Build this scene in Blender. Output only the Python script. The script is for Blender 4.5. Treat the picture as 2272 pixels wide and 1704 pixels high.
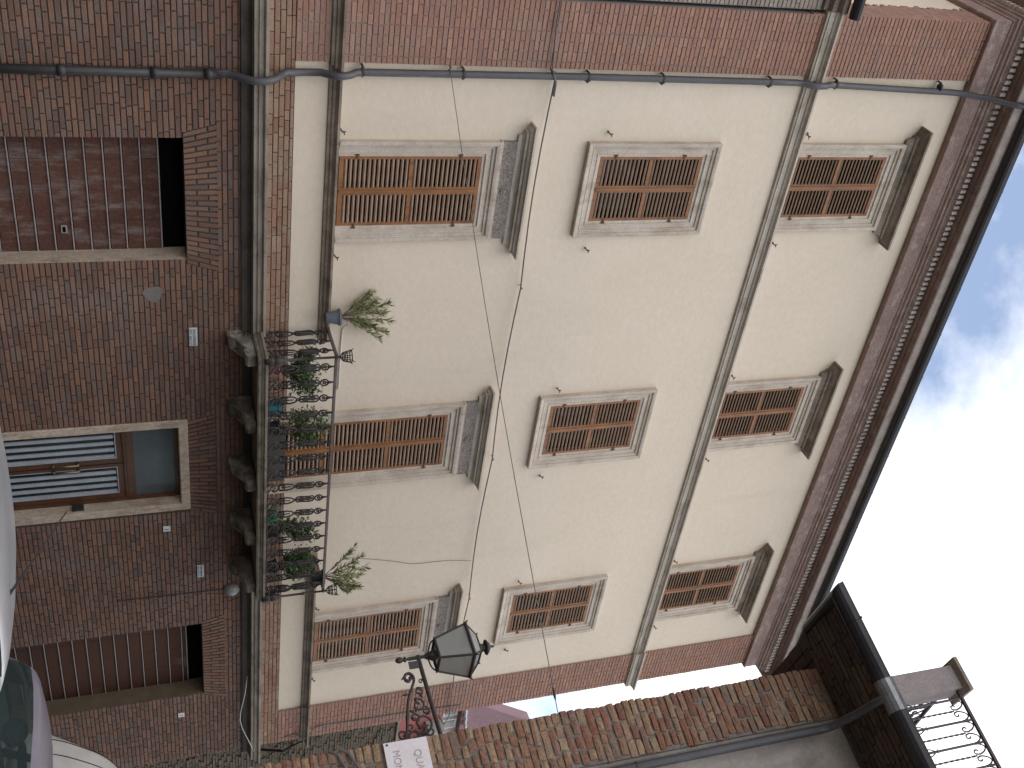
import bpy, math, random
from mathutils import Vector, Matrix, noise as mnoise
R = math.radians
for o in list(bpy.data.objects): bpy.data.objects.remove(o)
scene = bpy.context.scene
COL = scene.collection

# ------------------------------------------------------------------ camera
CAM = Vector((0.0, -12.5, 1.6))
YAW, PITCH, ROLL = R(36.865), R(18.936), R(-3.981)
cd = bpy.data.cameras.new('camera'); cam = bpy.data.objects.new('camera', cd); COL.objects.link(cam)
F = Vector((math.sin(YAW)*math.cos(PITCH), math.cos(YAW)*math.cos(PITCH), math.sin(PITCH)))
R0 = Vector((math.cos(YAW), -math.sin(YAW), 0)); U0 = R0.cross(F)
RR = math.cos(ROLL)*R0 + math.sin(ROLL)*U0
UU = -math.sin(ROLL)*R0 + math.cos(ROLL)*U0
# the photograph was taken with the camera turned on its side: image right is up
X, Y, Z = UU, -RR, -F
cam.matrix_world = Matrix(((X.x, Y.x, Z.x, CAM.x), (X.y, Y.y, Z.y, CAM.y), (X.z, Y.z, Z.z, CAM.z), (0, 0, 0, 1)))
cd.sensor_fit = 'HORIZONTAL'; cd.sensor_width = 36.0; cd.lens = 2422.23/2272*36.0
cd.clip_start = 0.05; cd.clip_end = 2000
scene.camera = cam
def pixel(p):
    d = Vector(p) - CAM; z = d.dot(F)
    return 1136 + 2422.23*d.dot(UU)/z, 852 + 2422.23*d.dot(RR)/z, z

# ------------------------------------------------------------------ sky and sun
SUN_EL, SUN_AZ = R(58), R(205)
w = bpy.data.worlds.new('World'); scene.world = w; w.use_nodes = True
nt = w.node_tree; nt.nodes.clear()
def N(nt, t, **k):
    n = nt.nodes.new(t)
    for a, b in k.items(): setattr(n, a, b)
    return n
sky = N(nt, 'ShaderNodeTexSky', sky_type='NISHITA', sun_disc=False)
sky.sun_elevation = SUN_EL; sky.sun_rotation = SUN_AZ; sky.air_density = 1.0; sky.dust_density = 0.6
tc = N(nt, 'ShaderNodeTexCoord'); mp = N(nt, 'ShaderNodeMapping')
mp.inputs['Scale'].default_value = (1, 1, 1.5); mp.inputs['Location'].default_value = (5.2558, 3.3697, 0.8941)
nz = N(nt, 'ShaderNodeTexNoise'); nz.inputs['Scale'].default_value = 2.3; nz.inputs['Detail'].default_value = 9; nz.inputs['Roughness'].default_value = 0.56
rp = N(nt, 'ShaderNodeValToRGB'); rp.color_ramp.elements[0].position = 0.385; rp.color_ramp.elements[1].position = 0.56; rp.color_ramp.elements[0].color = (.10, .10, .10, 1)
mx = N(nt, 'ShaderNodeMix', data_type='RGBA'); mx.inputs['B'].default_value = (7.25, 7.3, 7.45, 1)
bg = N(nt, 'ShaderNodeBackground'); bg.inputs['Strength'].default_value = 0.15
wo = N(nt, 'ShaderNodeOutputWorld')
L = nt.links.new
L(tc.outputs['Generated'], mp.inputs['Vector']); L(mp.outputs['Vector'], nz.inputs['Vector'])
L(nz.outputs['Fac'], rp.inputs['Fac']); L(rp.outputs['Color'], mx.inputs['Factor']); L(sky.outputs['Color'], mx.inputs['A'])
L(mx.outputs['Result'], bg.inputs['Color']); L(bg.outputs['Background'], wo.inputs['Surface'])
sd = bpy.data.lights.new('sun', 'SUN'); sd.energy = 0.5; sd.angle = R(40); sd.color = (1, 0.97, 0.92)
so = bpy.data.objects.new('sun', sd); COL.objects.link(so)
sv = Vector((math.sin(SUN_AZ)*math.cos(SUN_EL), math.cos(SUN_AZ)*math.cos(SUN_EL), math.sin(SUN_EL)))
so.rotation_euler = sv.to_track_quat('Z', 'Y').to_euler(); so.location = (0, -20, 40)
vs = scene.view_settings; vs.view_transform = 'Standard'; vs.look = 'None'; vs.gamma = 1; vs.use_curve_mapping = False
vs.exposure = 0.74

# ------------------------------------------------------------------ helpers
class MB:
    def __init__(s): s.v = []; s.f = []
    def add(s, vs, fs):
        b = len(s.v); s.v += [tuple(p) for p in vs]; s.f += [tuple(i+b for i in f) for f in fs]
    def box(s, x0, x1, y0, y1, z0, z1):
        s.add([(x0,y0,z0),(x1,y0,z0),(x1,y1,z0),(x0,y1,z0),(x0,y0,z1),(x1,y0,z1),(x1,y1,z1),(x0,y1,z1)],
              [(0,3,2,1),(4,5,6,7),(0,1,5,4),(1,2,6,5),(2,3,7,6),(3,0,4,7)]); return s
    def obox(s, c, ax, ay, az, hx, hy, hz):
        c = Vector(c); ax = Vector(ax); ay = Vector(ay); az = Vector(az)
        vs = [c+ax*(i*hx)+ay*(j*hy)+az*(k*hz) for k in (-1,1) for j in (-1,1) for i in (-1,1)]
        s.add(vs, [(0,2,3,1),(4,5,7,6),(0,1,5,4),(1,3,7,5),(3,2,6,7),(2,0,4,6)]); return s
    def quad(s, a, b, c, d): s.add([a,b,c,d], [(0,1,2,3)]); return s
    def tube(s, pts, r, n=6, cap=True, closed=False):
        pts = [Vector(p) for p in pts]; m = len(pts); rs = r if isinstance(r, (list, tuple)) else [r]*m
        b = len(s.v); up = None
        for i, p in enumerate(pts):
            if closed: t = pts[(i+1) % m] - pts[i-1]
            else: t = pts[min(i+1, m-1)] - pts[max(i-1, 0)]
            if t.length < 1e-9: t = Vector((0,0,1))
            t.normalize()
            if up is None:
                up = Vector((0,0,1)) if abs(t.z) < .9 else Vector((1,0,0))
            a = t.cross(up)
            if a.length < 1e-6: a = t.orthogonal()
            a.normalize(); up = a.cross(t)
            for k in range(n):
                q = 2*math.pi*k/n; s.v.append(tuple(p + (a*math.cos(q) + up*math.sin(q))*rs[i]))
        for i in range(m if closed else m-1):
            j = (i+1) % m
            for k in range(n):
                k2 = (k+1) % n; s.f.append((b+i*n+k, b+i*n+k2, b+j*n+k2, b+j*n+k))
        if cap and not closed:
            s.f.append(tuple(b+k for k in reversed(range(n)))); s.f.append(tuple(b+(m-1)*n+k for k in range(n)))
        return s
    def lathe(s, prof, c=(0,0,0), n=14, ax=None):
        b = len(s.v); c = Vector(c)
        for r, z in prof:
            for k in range(n):
                q = 2*math.pi*k/n; s.v.append((c.x+r*math.cos(q), c.y+r*math.sin(q), c.z+z))
        for i in range(len(prof)-1):
            for k in range(n):
                k2 = (k+1) % n; s.f.append((b+i*n+k, b+i*n+k2, b+(i+1)*n+k2, b+(i+1)*n+k))
        s.f.append(tuple(b+k for k in reversed(range(n)))); s.f.append(tuple(b+(len(prof)-1)*n+k for k in range(n)))
        return s
    def sweep(s, prof, path, cap=True):
        # prof: closed list of (p outwards, z); path: XY polyline, outward side = right hand of travel
        n = len(prof); m = len(path); b = len(s.v)
        P = [Vector((p[0], p[1])) for p in path]
        for i in range(m):
            d1 = (P[i]-P[i-1]).normalized() if i else None
            d2 = (P[i+1]-P[i]).normalized() if i < m-1 else None
            ns = [Vector((d.y, -d.x)) for d in (d1, d2) if d is not None]
            if len(ns) == 2:
                mvec = ns[0]+ns[1]; mvec = mvec/ (mvec.dot(ns[0])) if mvec.length > 1e-6 else ns[0]
            else: mvec = ns[0]
            for p, z in prof:
                q = P[i] + mvec*p; s.v.append((q.x, q.y, z))
        for i in range(m-1):
            for k in range(n):
                k2 = (k+1) % n; s.f.append((b+i*n+k, b+(i+1)*n+k, b+(i+1)*n+k2, b+i*n+k2))
        if cap: s.f.append(tuple(b+k for k in range(n))); s.f.append(tuple(b+(m-1)*n+k for k in reversed(range(n))))
        return s
    def extrude(s, poly, axis, a0, a1):
        # poly in the two other axes, extruded along axis ('x','y','z')
        n = len(poly); b = len(s.v)
        for a in (a0, a1):
            for p, q in poly:
                s.v.append({'x': (a,p,q), 'y': (p,a,q), 'z': (p,q,a)}[axis])
        for k in range(n):
            k2 = (k+1) % n; s.f.append((b+k, b+k2, b+n+k2, b+n+k))
        s.f.append(tuple(b+k for k in reversed(range(n)))); s.f.append(tuple(b+n+k for k in range(n)))
        return s
    def sphere(s, c, r, n=8, sc=(1,1,1)):
        prof = [(max(1e-4, r*math.sin(math.pi*i/n)), -r*math.cos(math.pi*i/n)) for i in range(n+1)]
        t = MB(); t.lathe(prof, (0,0,0), n+2)
        s.add([(c[0]+v[0]*sc[0], c[1]+v[1]*sc[1], c[2]+v[2]*sc[2]) for v in t.v], t.f); return s
    def mesh(s, name, smooth=False):
        me = bpy.data.meshes.new(name); me.from_pydata(s.v, [], s.f); me.update()
        if smooth:
            me.polygons.foreach_set('use_smooth', [True]*len(me.polygons))
        return me

def obj(name, mb, mat, parent=None, smooth=False, me=None):
    me = me or mb.mesh(name, smooth)
    if mat and not me.materials: me.materials.append(mat)
    o = bpy.data.objects.new(name, me); COL.objects.link(o)
    if parent is not None:
        o.parent = parent; o.matrix_parent_inverse = PINV.get(parent.name, Matrix())
    return o
PINV = {}
def thing(name, label, cat, loc=(0,0,0), rz=0, group=None, local=False):
    o = bpy.data.objects.new(name, None); COL.objects.link(o); o.location = loc; o.rotation_euler = (0,0,rz)
    o.empty_display_size = .2; o['label'] = label; o['category'] = cat
    if group: o['group'] = group
    # children carry scene coordinates (or coordinates of the thing's own turned frame)
    if not local:
        PINV[o.name] = (Matrix.Translation(Vector(loc)) @ Matrix.Rotation(rz, 4, 'Z')).inverted()
    return o
def tag(o, label=None, cat=None, group=None, kind=None):
    if label: o['label'] = label
    if cat: o['category'] = cat
    if group: o['group'] = group
    if kind: o['kind'] = kind
    return o

# ------------------------------------------------------------------ materials
def newmat(name):
    m = bpy.data.materials.new(name); m.use_nodes = True; nt = m.node_tree
    b = nt.nodes['Principled BSDF']; return m, nt, b
def rgb(c): return (c[0], c[1], c[2], 1)
def surf(name, col, col2=None, scale=3.0, rough=.8, fine=60, fineamt=.18, bump=.15, bscale=None, metal=0, stain=None, stscale=(2,2,.4), stpos=(.5,.7), spec=None, bdist=.01):
    m, nt, b = newmat(name); L = nt.links.new
    geo = N(nt, 'ShaderNodeNewGeometry')
    n1 = N(nt, 'ShaderNodeTexNoise'); n1.inputs['Scale'].default_value = scale; n1.inputs['Detail'].default_value = 6
    L(geo.outputs['Position'], n1.inputs['Vector'])
    r1 = N(nt, 'ShaderNodeValToRGB'); r1.color_ramp.elements[0].position = .3; r1.color_ramp.elements[1].position = .7
    r1.color_ramp.elements[0].color = rgb(col); r1.color_ramp.elements[1].color = rgb(col2 or [c*.8 for c in col])
    L(n1.outputs['Fac'], r1.inputs['Fac']); out = r1.outputs['Color']
    if stain:
        mp = N(nt, 'ShaderNodeMapping'); mp.inputs['Scale'].default_value = stscale; L(geo.outputs['Position'], mp.inputs['Vector'])
        n3 = N(nt, 'ShaderNodeTexNoise'); n3.inputs['Scale'].default_value = 1; n3.inputs['Detail'].default_value = 7; n3.inputs['Roughness'].default_value = .6
        L(mp.outputs['Vector'], n3.inputs['Vector'])
        r3 = N(nt, 'ShaderNodeMapRange'); r3.inputs[1].default_value = stpos[0]; r3.inputs[2].default_value = stpos[1]; L(n3.outputs['Fac'], r3.inputs[0])
        m3 = N(nt, 'ShaderNodeMix', data_type='RGBA'); L(r3.outputs[0], m3.inputs['Factor']); L(out, m3.inputs['A']); m3.inputs['B'].default_value = rgb(stain); out = m3.outputs['Result']
    n2 = N(nt, 'ShaderNodeTexNoise'); n2.inputs['Scale'].default_value = fine; n2.inputs['Detail'].default_value = 4; L(geo.outputs['Position'], n2.inputs['Vector'])
    r2 = N(nt, 'ShaderNodeMapRange'); r2.inputs[1].default_value = .3; r2.inputs[2].default_value = .7; r2.inputs[3].default_value = 1-fineamt; r2.inputs[4].default_value = 1+fineamt; L(n2.outputs['Fac'], r2.inputs[0])
    mm = N(nt, 'ShaderNodeMix', data_type='RGBA', blend_type='MULTIPLY'); mm.inputs['Factor'].default_value = 1; L(out, mm.inputs['A']); L(r2.outputs[0], mm.inputs['B'])
    L(mm.outputs['Result'], b.inputs['Base Color'])
    b.inputs['Roughness'].default_value = rough; b.inputs['Metallic'].default_value = metal
    if spec is not None: b.inputs['Specular IOR Level'].default_value = spec
    if bump:
        n4 = N(nt, 'ShaderNodeTexNoise'); n4.inputs['Scale'].default_value = bscale or fine; n4.inputs['Detail'].default_value = 5; L(geo.outputs['Position'], n4.inputs['Vector'])
        bp = N(nt, 'ShaderNodeBump'); bp.inputs['Strength'].default_value = bump; bp.inputs['Distance'].default_value = bdist; L(n4.outputs['Fac'], bp.inputs['Height']); L(bp.outputs['Normal'], b.inputs['Normal'])
    return m
def brickmat(name, cols, stain=(.12,.11,.1), stpos=(.5,.75), stscale=(1.3,1.3,1.3), fine=45, fineamt=.28, rough=.9, bump=.5):
    m, nt, b = newmat(name); L = nt.links.new
    geo = N(nt, 'ShaderNodeNewGeometry'); oi = N(nt, 'ShaderNodeObjectInfo')
    ad = N(nt, 'ShaderNodeMath', operation='ADD'); fr = N(nt, 'ShaderNodeMath', operation='FRACT')
    L(geo.outputs['Random Per Island'], ad.inputs[0]); L(oi.outputs['Random'], ad.inputs[1]); L(ad.outputs[0], fr.inputs[0])
    r1 = N(nt, 'ShaderNodeValToRGB'); cr = r1.color_ramp; cr.interpolation = 'LINEAR'
    while len(cr.elements) < len(cols): cr.elements.new(.5)
    for i, c in enumerate(cols): cr.elements[i].position = i/(len(cols)-1); cr.elements[i].color = rgb(c)
    L(fr.outputs[0], r1.inputs['Fac'])
    mp = N(nt, 'ShaderNodeMapping'); mp.inputs['Scale'].default_value = stscale; L(geo.outputs['Position'], mp.inputs['Vector'])
    n3 = N(nt, 'ShaderNodeTexNoise'); n3.inputs['Scale'].default_value = 1; n3.inputs['Detail'].default_value = 8; n3.inputs['Roughness'].default_value = .65; L(mp.outputs['Vector'], n3.inputs['Vector'])
    r3 = N(nt, 'ShaderNodeMapRange'); r3.inputs[1].default_value = stpos[0]; r3.inputs[2].default_value = stpos[1]; r3.inputs[4].default_value = .8; L(n3.outputs['Fac'], r3.inputs[0])
    m3 = N(nt, 'ShaderNodeMix', data_type='RGBA'); L(r3.outputs[0], m3.inputs['Factor']); L(r1.outputs['Color'], m3.inputs['A']); m3.inputs['B'].default_value = rgb(stain)
    n2 = N(nt, 'ShaderNodeTexNoise'); n2.inputs['Scale'].default_value = fine; n2.inputs['Detail'].default_value = 6; n2.inputs['Roughness'].default_value = .7; L(geo.outputs['Position'], n2.inputs['Vector'])
    r2 = N(nt, 'ShaderNodeMapRange'); r2.inputs[1].default_value = .3; r2.inputs[2].default_value = .7; r2.inputs[3].default_value = 1-fineamt; r2.inputs[4].default_value = 1+fineamt; L(n2.outputs['Fac'], r2.inputs[0])
    mm = N(nt, 'ShaderNodeMix', data_type='RGBA', blend_type='MULTIPLY'); mm.inputs['Factor'].default_value = 1; L(m3.outputs['Result'], mm.inputs['A']); L(r2.outputs[0], mm.inputs['B'])
    L(mm.outputs['Result'], b.inputs['Base Color']); b.inputs['Roughness'].default_value = rough
    bp = N(nt, 'ShaderNodeBump'); bp.inputs['Strength'].default_value = bump; bp.inputs['Distance'].default_value = .01; L(n2.outputs['Fac'], bp.inputs['Height']); L(bp.outputs['Normal'], b.inputs['Normal'])
    return m
def glassmat(name, tint, alpha, rough=.05):
    m, nt, b = newmat(name); L = nt.links.new
    b.inputs['Base Color'].default_value = rgb(tint); b.inputs['Roughness'].default_value = rough
    tr = N(nt, 'ShaderNodeBsdfTransparent'); tr.inputs['Color'].default_value = (.75,.85,.82,1)
    mx = N(nt, 'ShaderNodeMixShader'); mx.inputs['Fac'].default_value = alpha
    out = nt.nodes['Material Output']; L(tr.outputs[0], mx.inputs[1]); L(b.outputs[0], mx.inputs[2]); L(mx.outputs[0], out.inputs['Surface'])
    return m

MAT = dict(
 plaster=surf('cream_plaster', (.655,.55,.43), (.62,.52,.40), scale=.9, rough=.92, fine=9, fineamt=.03, bump=.25, bscale=14, stain=(.56,.465,.36), stscale=(1.6,1.6,.35), stpos=(.58,.9), bdist=.02),
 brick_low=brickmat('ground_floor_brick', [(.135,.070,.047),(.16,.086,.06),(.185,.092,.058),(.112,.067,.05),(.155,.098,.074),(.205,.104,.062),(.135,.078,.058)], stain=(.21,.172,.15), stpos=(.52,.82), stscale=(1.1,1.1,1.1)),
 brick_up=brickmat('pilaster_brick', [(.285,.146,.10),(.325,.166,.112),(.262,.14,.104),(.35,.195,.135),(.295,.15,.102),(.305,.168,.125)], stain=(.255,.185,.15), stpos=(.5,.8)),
 brick_frieze=brickmat('stained_frieze_brick', [(.23,.12,.075),(.27,.16,.105),(.21,.105,.068),(.30,.20,.135),(.24,.135,.09)], stain=(.28,.225,.165), stpos=(.5,.72), stscale=(2.5,2.5,2.5)),
 brick_old=brickmat('old_rough_brick', [(.21,.075,.042),(.26,.16,.088),(.23,.10,.058),(.32,.215,.128),(.165,.062,.036),(.24,.118,.07),(.29,.19,.112),(.22,.088,.05),(.18,.118,.085)], stain=(.18,.138,.11), stpos=(.5,.72), stscale=(5,5,5), fine=35, fineamt=.35, bump=.9),
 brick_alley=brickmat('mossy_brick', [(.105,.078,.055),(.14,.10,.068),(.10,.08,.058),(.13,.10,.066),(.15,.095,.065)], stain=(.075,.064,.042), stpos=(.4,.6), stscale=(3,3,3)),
 brick_grey=brickmat('grey_neighbour_brick', [(.30,.25,.20),(.36,.31,.25),(.28,.22,.18),(.33,.26,.20)]),
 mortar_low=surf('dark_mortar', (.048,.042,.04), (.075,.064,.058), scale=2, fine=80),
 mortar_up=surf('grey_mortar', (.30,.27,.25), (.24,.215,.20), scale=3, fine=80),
 mortar_old=surf('old_lime_mortar', (.22,.19,.16), (.155,.13,.108), scale=9, fine=70, fineamt=.3, bump=.6),
 stone=surf('weathered_window_stone', (.54,.465,.385), (.43,.355,.28), scale=4, rough=.85, stain=(.30,.225,.165), stscale=(3.5,3.5,1.2), stpos=(.52,.74), bump=.2, fine=30, fineamt=.1),
 stone_rough=surf('pitted_grey_frieze', (.25,.205,.17), (.20,.165,.14), scale=8, fine=55, fineamt=.5, bump=.8, bscale=45),
 stone_dark=surf('soot_darkened_stone', (.30,.242,.185), (.19,.148,.11), scale=3, stain=(.11,.09,.07), stscale=(4,4,4), stpos=(.45,.7), fine=40, fineamt=.2),
 stone_band=surf('grey_string_course', (.50,.44,.365), (.39,.335,.27), scale=2.5, stain=(.24,.185,.14), stscale=(2.5,2.5,8), stpos=(.5,.75), fine=40, fineamt=.15),
 stone_low=surf('brownish_string_course', (.33,.275,.22), (.23,.185,.145), scale=2.5, stain=(.13,.10,.075), stscale=(2.5,2.5,8), stpos=(.48,.72), fine=40, fineamt=.15),
 soot=surf('black_soot_crust', (.05,.042,.035), (.085,.07,.055), scale=4, fine=35, fineamt=.3),  # shade under mouldings and eaves put into a near-black colour
 brick_soot=brickmat('sooty_eaves_brick', [(.085,.05,.032),(.13,.085,.05),(.10,.055,.035),(.075,.05,.036),(.12,.07,.042),(.15,.10,.06)], stain=(.04,.034,.028), stpos=(.45,.65), stscale=(4,4,4), fine=35, fineamt=.35, bump=.9),  # brick tones darkened to paint in the shade of the downward-facing soffit
 greydome=surf('dull_grey_dome', (.27,.265,.255), rough=.5, bump=0),
 cornice=surf('brown_cornice', (.31,.205,.172), (.24,.16,.132), scale=3, stain=(.40,.32,.28), stscale=(5,5,9), stpos=(.52,.72), fine=45, fineamt=.25),
 fascia=surf('pale_eaves_fascia', (.70,.63,.60), (.52,.44,.41), scale=5, stain=(.22,.165,.145), stscale=(3,3,6), stpos=(.55,.78)),
 travertine=surf('travertine_doorframe', (.46,.37,.285), (.38,.295,.22), scale=7, rough=.7, stain=(.28,.20,.14), stscale=(9,9,3), stpos=(.5,.7), fine=25),
 wood=surf('orange_brown_shutter_wood', (.285,.115,.032), (.195,.076,.023), scale=3.5, rough=.5, stain=(.085,.04,.02), stscale=(14,14,2.5), stpos=(.50,.72), fine=70, fineamt=.15, bump=.1),
 slat=surf('weathered_louvre_slat', (.37,.25,.175), (.26,.165,.11), scale=6, rough=.6, stain=(.48,.45,.43), stscale=(16,16,25), stpos=(.66,.75), fine=60, fineamt=.15, bump=.1),
 doorwood=surf('dark_varnished_wood', (.10,.042,.02), (.065,.027,.014), scale=4, rough=.4),
 garage=surf('rusty_brown_garage_panel', (.105,.047,.033), (.075,.035,.026), scale=1.6, rough=.75, spec=.2, stain=(.17,.13,.115), stscale=(9,9,2.2), stpos=(.50,.72), fine=30, fineamt=.2),
 garage2=surf('brown_garage_panel', (.085,.036,.019), (.064,.029,.018), scale=1.2, rough=.7, spec=.2, stain=(.13,.088,.072), stscale=(2,2,1.3), stpos=(.6,.72), fine=30, fineamt=.12),
 rib=surf('grey_metal_rib', (.34,.29,.27), rough=.5, bump=0),
 patch=surf('dusty_mortar_patch', (.17,.145,.132), (.14,.12,.11), scale=8, rough=.95),
 olive=surf('mossy_plaster_jamb', (.16,.12,.075), (.115,.085,.05), scale=5),
 dark=surf('black_void', (.005,.005,.005), rough=.95, bump=0, spec=0),
 pane=glassmat('dark_window_glass', (.01,.011,.012), .9),
 frost=surf('frosted_transom_glass', (.085,.105,.108), (.06,.072,.075), scale=2, rough=.3, bump=0, fine=40, fineamt=.1),
 doorglass=surf('dark_door_glass', (.02,.03,.03), rough=.12, bump=0),
 blind=surf('pale_grey_door_bars', (.40,.425,.46), rough=.45, bump=0),
 brass=surf('aged_brass', (.25,.21,.12), rough=.35, metal=.8, bump=0),
 iron=surf('wrought_iron', (.022,.018,.016), (.042,.028,.022), scale=20, rough=.6, fine=90, bump=.2),
 ironrail=surf('balcony_handrail_paint', (.14,.115,.11), (.10,.07,.06), scale=10, rough=.5),
 rust=surf('rusted_iron', (.12,.055,.03), (.07,.035,.025), scale=30, rough=.85),
 zinc=surf('grey_zinc_downpipe', (.075,.070,.072), (.055,.05,.052), scale=3, rough=.45, stain=(.16,.15,.145), stscale=(20,20,1.5), stpos=(.6,.75), bump=.05),
 castiron=surf('black_cast_iron_pipe', (.02,.018,.017), (.03,.026,.025), scale=8, rough=.5),
 gutter=surf('dark_metal_gutter', (.035,.03,.03), (.022,.019,.019), scale=4, rough=.35, bump=.05, metal=.3),
 newzinc=surf('bright_zinc_sleeve', (.30,.29,.29), (.22,.21,.21), scale=6, rough=.35, metal=.7, bump=.03),
 balslab=surf('balcony_stone', (.25,.21,.16), (.16,.13,.098), scale=5, stain=(.10,.085,.055), stscale=(5,5,9), stpos=(.45,.65), fine=40, fineamt=.2),
 bracket=surf('carved_bracket_stone', (.30,.262,.22), (.19,.16,.125), scale=5, stain=(.075,.068,.04), stscale=(2.5,2.5,2.5), stpos=(.42,.6), fine=40),
 lampglass=glassmat('dusty_lantern_glass', (.36,.335,.30), .78, rough=.4),
 marble=surf('veined_white_marble', (.62,.545,.53), (.66,.61,.60), scale=4, rough=.5, fine=35, fineamt=.05, bump=.05),
 letter=surf('engraved_red_letter', (.42,.32,.30), rough=.9, bump=0),
 enamel=surf('white_enamel_plate', (.60,.61,.61), (.52,.53,.53), scale=25, rough=.3, bump=0, stain=(.25,.24,.22), stscale=(30,30,30), stpos=(.6,.72)),
 black=surf('black_print', (.03,.03,.035), rough=.6, bump=0),
 grey_plaster=surf('grey_render', (.40,.35,.31), (.32,.275,.24), scale=1.6, rough=.95, stain=(.20,.165,.135), stscale=(2,2,1.2), stpos=(.5,.72), fine=25, fineamt=.1, bump=.4),
 pillar=surf('pinkish_grey_render', (.27,.225,.215), (.22,.18,.17), scale=5, rough=.9, stain=(.22,.17,.15), stscale=(8,8,2), stpos=(.55,.75)),
 purpleiron=surf('terrace_iron', (.05,.028,.035), rough=.6, bump=0),
 tile=surf('terracotta_roof_tile', (.27,.19,.14), (.20,.15,.12), scale=9, rough=.95, fine=50, fineamt=.3),
 leaf=surf('oleander_leaf', (.145,.165,.055), (.22,.225,.095), scale=9, rough=.6, bump=0),
 leaf2=surf('dark_bush_leaf', (.04,.085,.025), (.075,.12,.03), scale=14, rough=.55, bump=0),
 leaf3=surf('yellow_green_leaf', (.10,.15,.035), (.06,.11,.03), scale=14, rough=.55, bump=0),
 stem=surf('plant_stem', (.11,.085,.05), rough=.9, bump=0),
 pot_blue=surf('blue_grey_pot', (.12,.125,.15), (.085,.09,.11), scale=9, rough=.6),
 pot_teal=surf('teal_pot', (.02,.14,.15), rough=.5, bump=0), pot_black=surf('black_pot', (.02,.02,.022), rough=.5, bump=0),
 pot_green=surf('green_plastic', (.012,.13,.06), rough=.35, bump=0), pot_terra=surf('terracotta_pot', (.34,.17,.13), (.27,.14,.11), scale=9, rough=.85),
 cable=surf('grey_cable', (.13,.12,.115), rough=.6, bump=0), whitetube=surf('white_cable', (.62,.60,.57), rough=.5, bump=0),
 silver=surf('silver_car_paint', (.46,.46,.47), rough=.3, bump=0, metal=.55, fineamt=.02), lavender=surf('lavender_grey_car_paint', (.27,.25,.31), rough=.3, bump=0, metal=.5, fineamt=.02),
 white=surf('cream_white_van_paint', (.66,.62,.57), rough=.35, bump=0, fineamt=.02), carglass=glassmat('tinted_car_glass', (.04,.055,.055), .42), tyre=surf('tyre_rubber', (.02,.02,.02), rough=.9),
 trim=surf('black_car_trim', (.012,.012,.013), rough=.5, bump=0), seat=surf('grey_car_seat', (.11,.13,.15), rough=.9), cream_int=surf('pale_car_lining', (.34,.37,.35), rough=.9, bump=0),
 chrome=surf('chrome', (.7,.7,.7), rough=.15, metal=1, bump=0),
 redwall=surf('red_house_wall', (.33,.10,.085), (.28,.09,.08), scale=2, rough=.9), mauve=surf('mauve_roof', (.24,.145,.155), (.20,.12,.13), scale=4, rough=.9), housegrey=surf('grey_house_wall', (.34,.30,.28), rough=.9),
 road=surf('cobbled_asphalt', (.05,.047,.044), (.035,.033,.031), scale=2, rough=.95, fine=30, fineamt=.3, bump=.5), ground=surf('ground_earth', (.09,.085,.075), rough=1, scale=.5),
)

# ------------------------------------------------------------------ setting
GZ = -0.65
g = MB(); g.box(-400, 400, -400, 400, GZ-.6, GZ-.1); tag(obj('ground', g, MAT['ground']), kind='structure')
g = MB(); g.box(-30, 40, -24, -.05, GZ-.08, GZ); tag(obj('road', g, MAT['road']), kind='structure')

def wall_grid(mb, x0, x1, z0, z1, y, holes, depth):
    xs = sorted({x0, x1, *[v for h in holes for v in h[:2] if x0 < v < x1]})
    zs = sorted({z0, z1, *[v for h in holes for v in h[2:] if z0 < v < z1]})
    for i in range(len(xs)-1):
        for j in range(len(zs)-1):
            cx, cz = (xs[i]+xs[i+1])/2, (zs[j]+zs[j+1])/2
            if any(h[0] < cx < h[1] and h[2] < cz < h[3] for h in holes): continue
            mb.quad((xs[i],y,zs[j]), (xs[i+1],y,zs[j]), (xs[i+1],y,zs[j+1]), (xs[i],y,zs[j+1]))
    for a, b, c, d in holes:
        c2 = max(c, z0); d2 = min(d, z1); e = y+depth
        mb.quad((a,y,c2),(a,y,d2),(a,e,d2),(a,e,c2)); mb.quad((b,y,d2),(b,y,c2),(b,e,c2),(b,e,d2))
        if d < z1: mb.quad((a,y,d),(b,y,d),(b,e,d),(a,e,d))
        if c > z0: mb.quad((a,y,c),(a,e,c),(b,e,c),(b,y,c))

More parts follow.
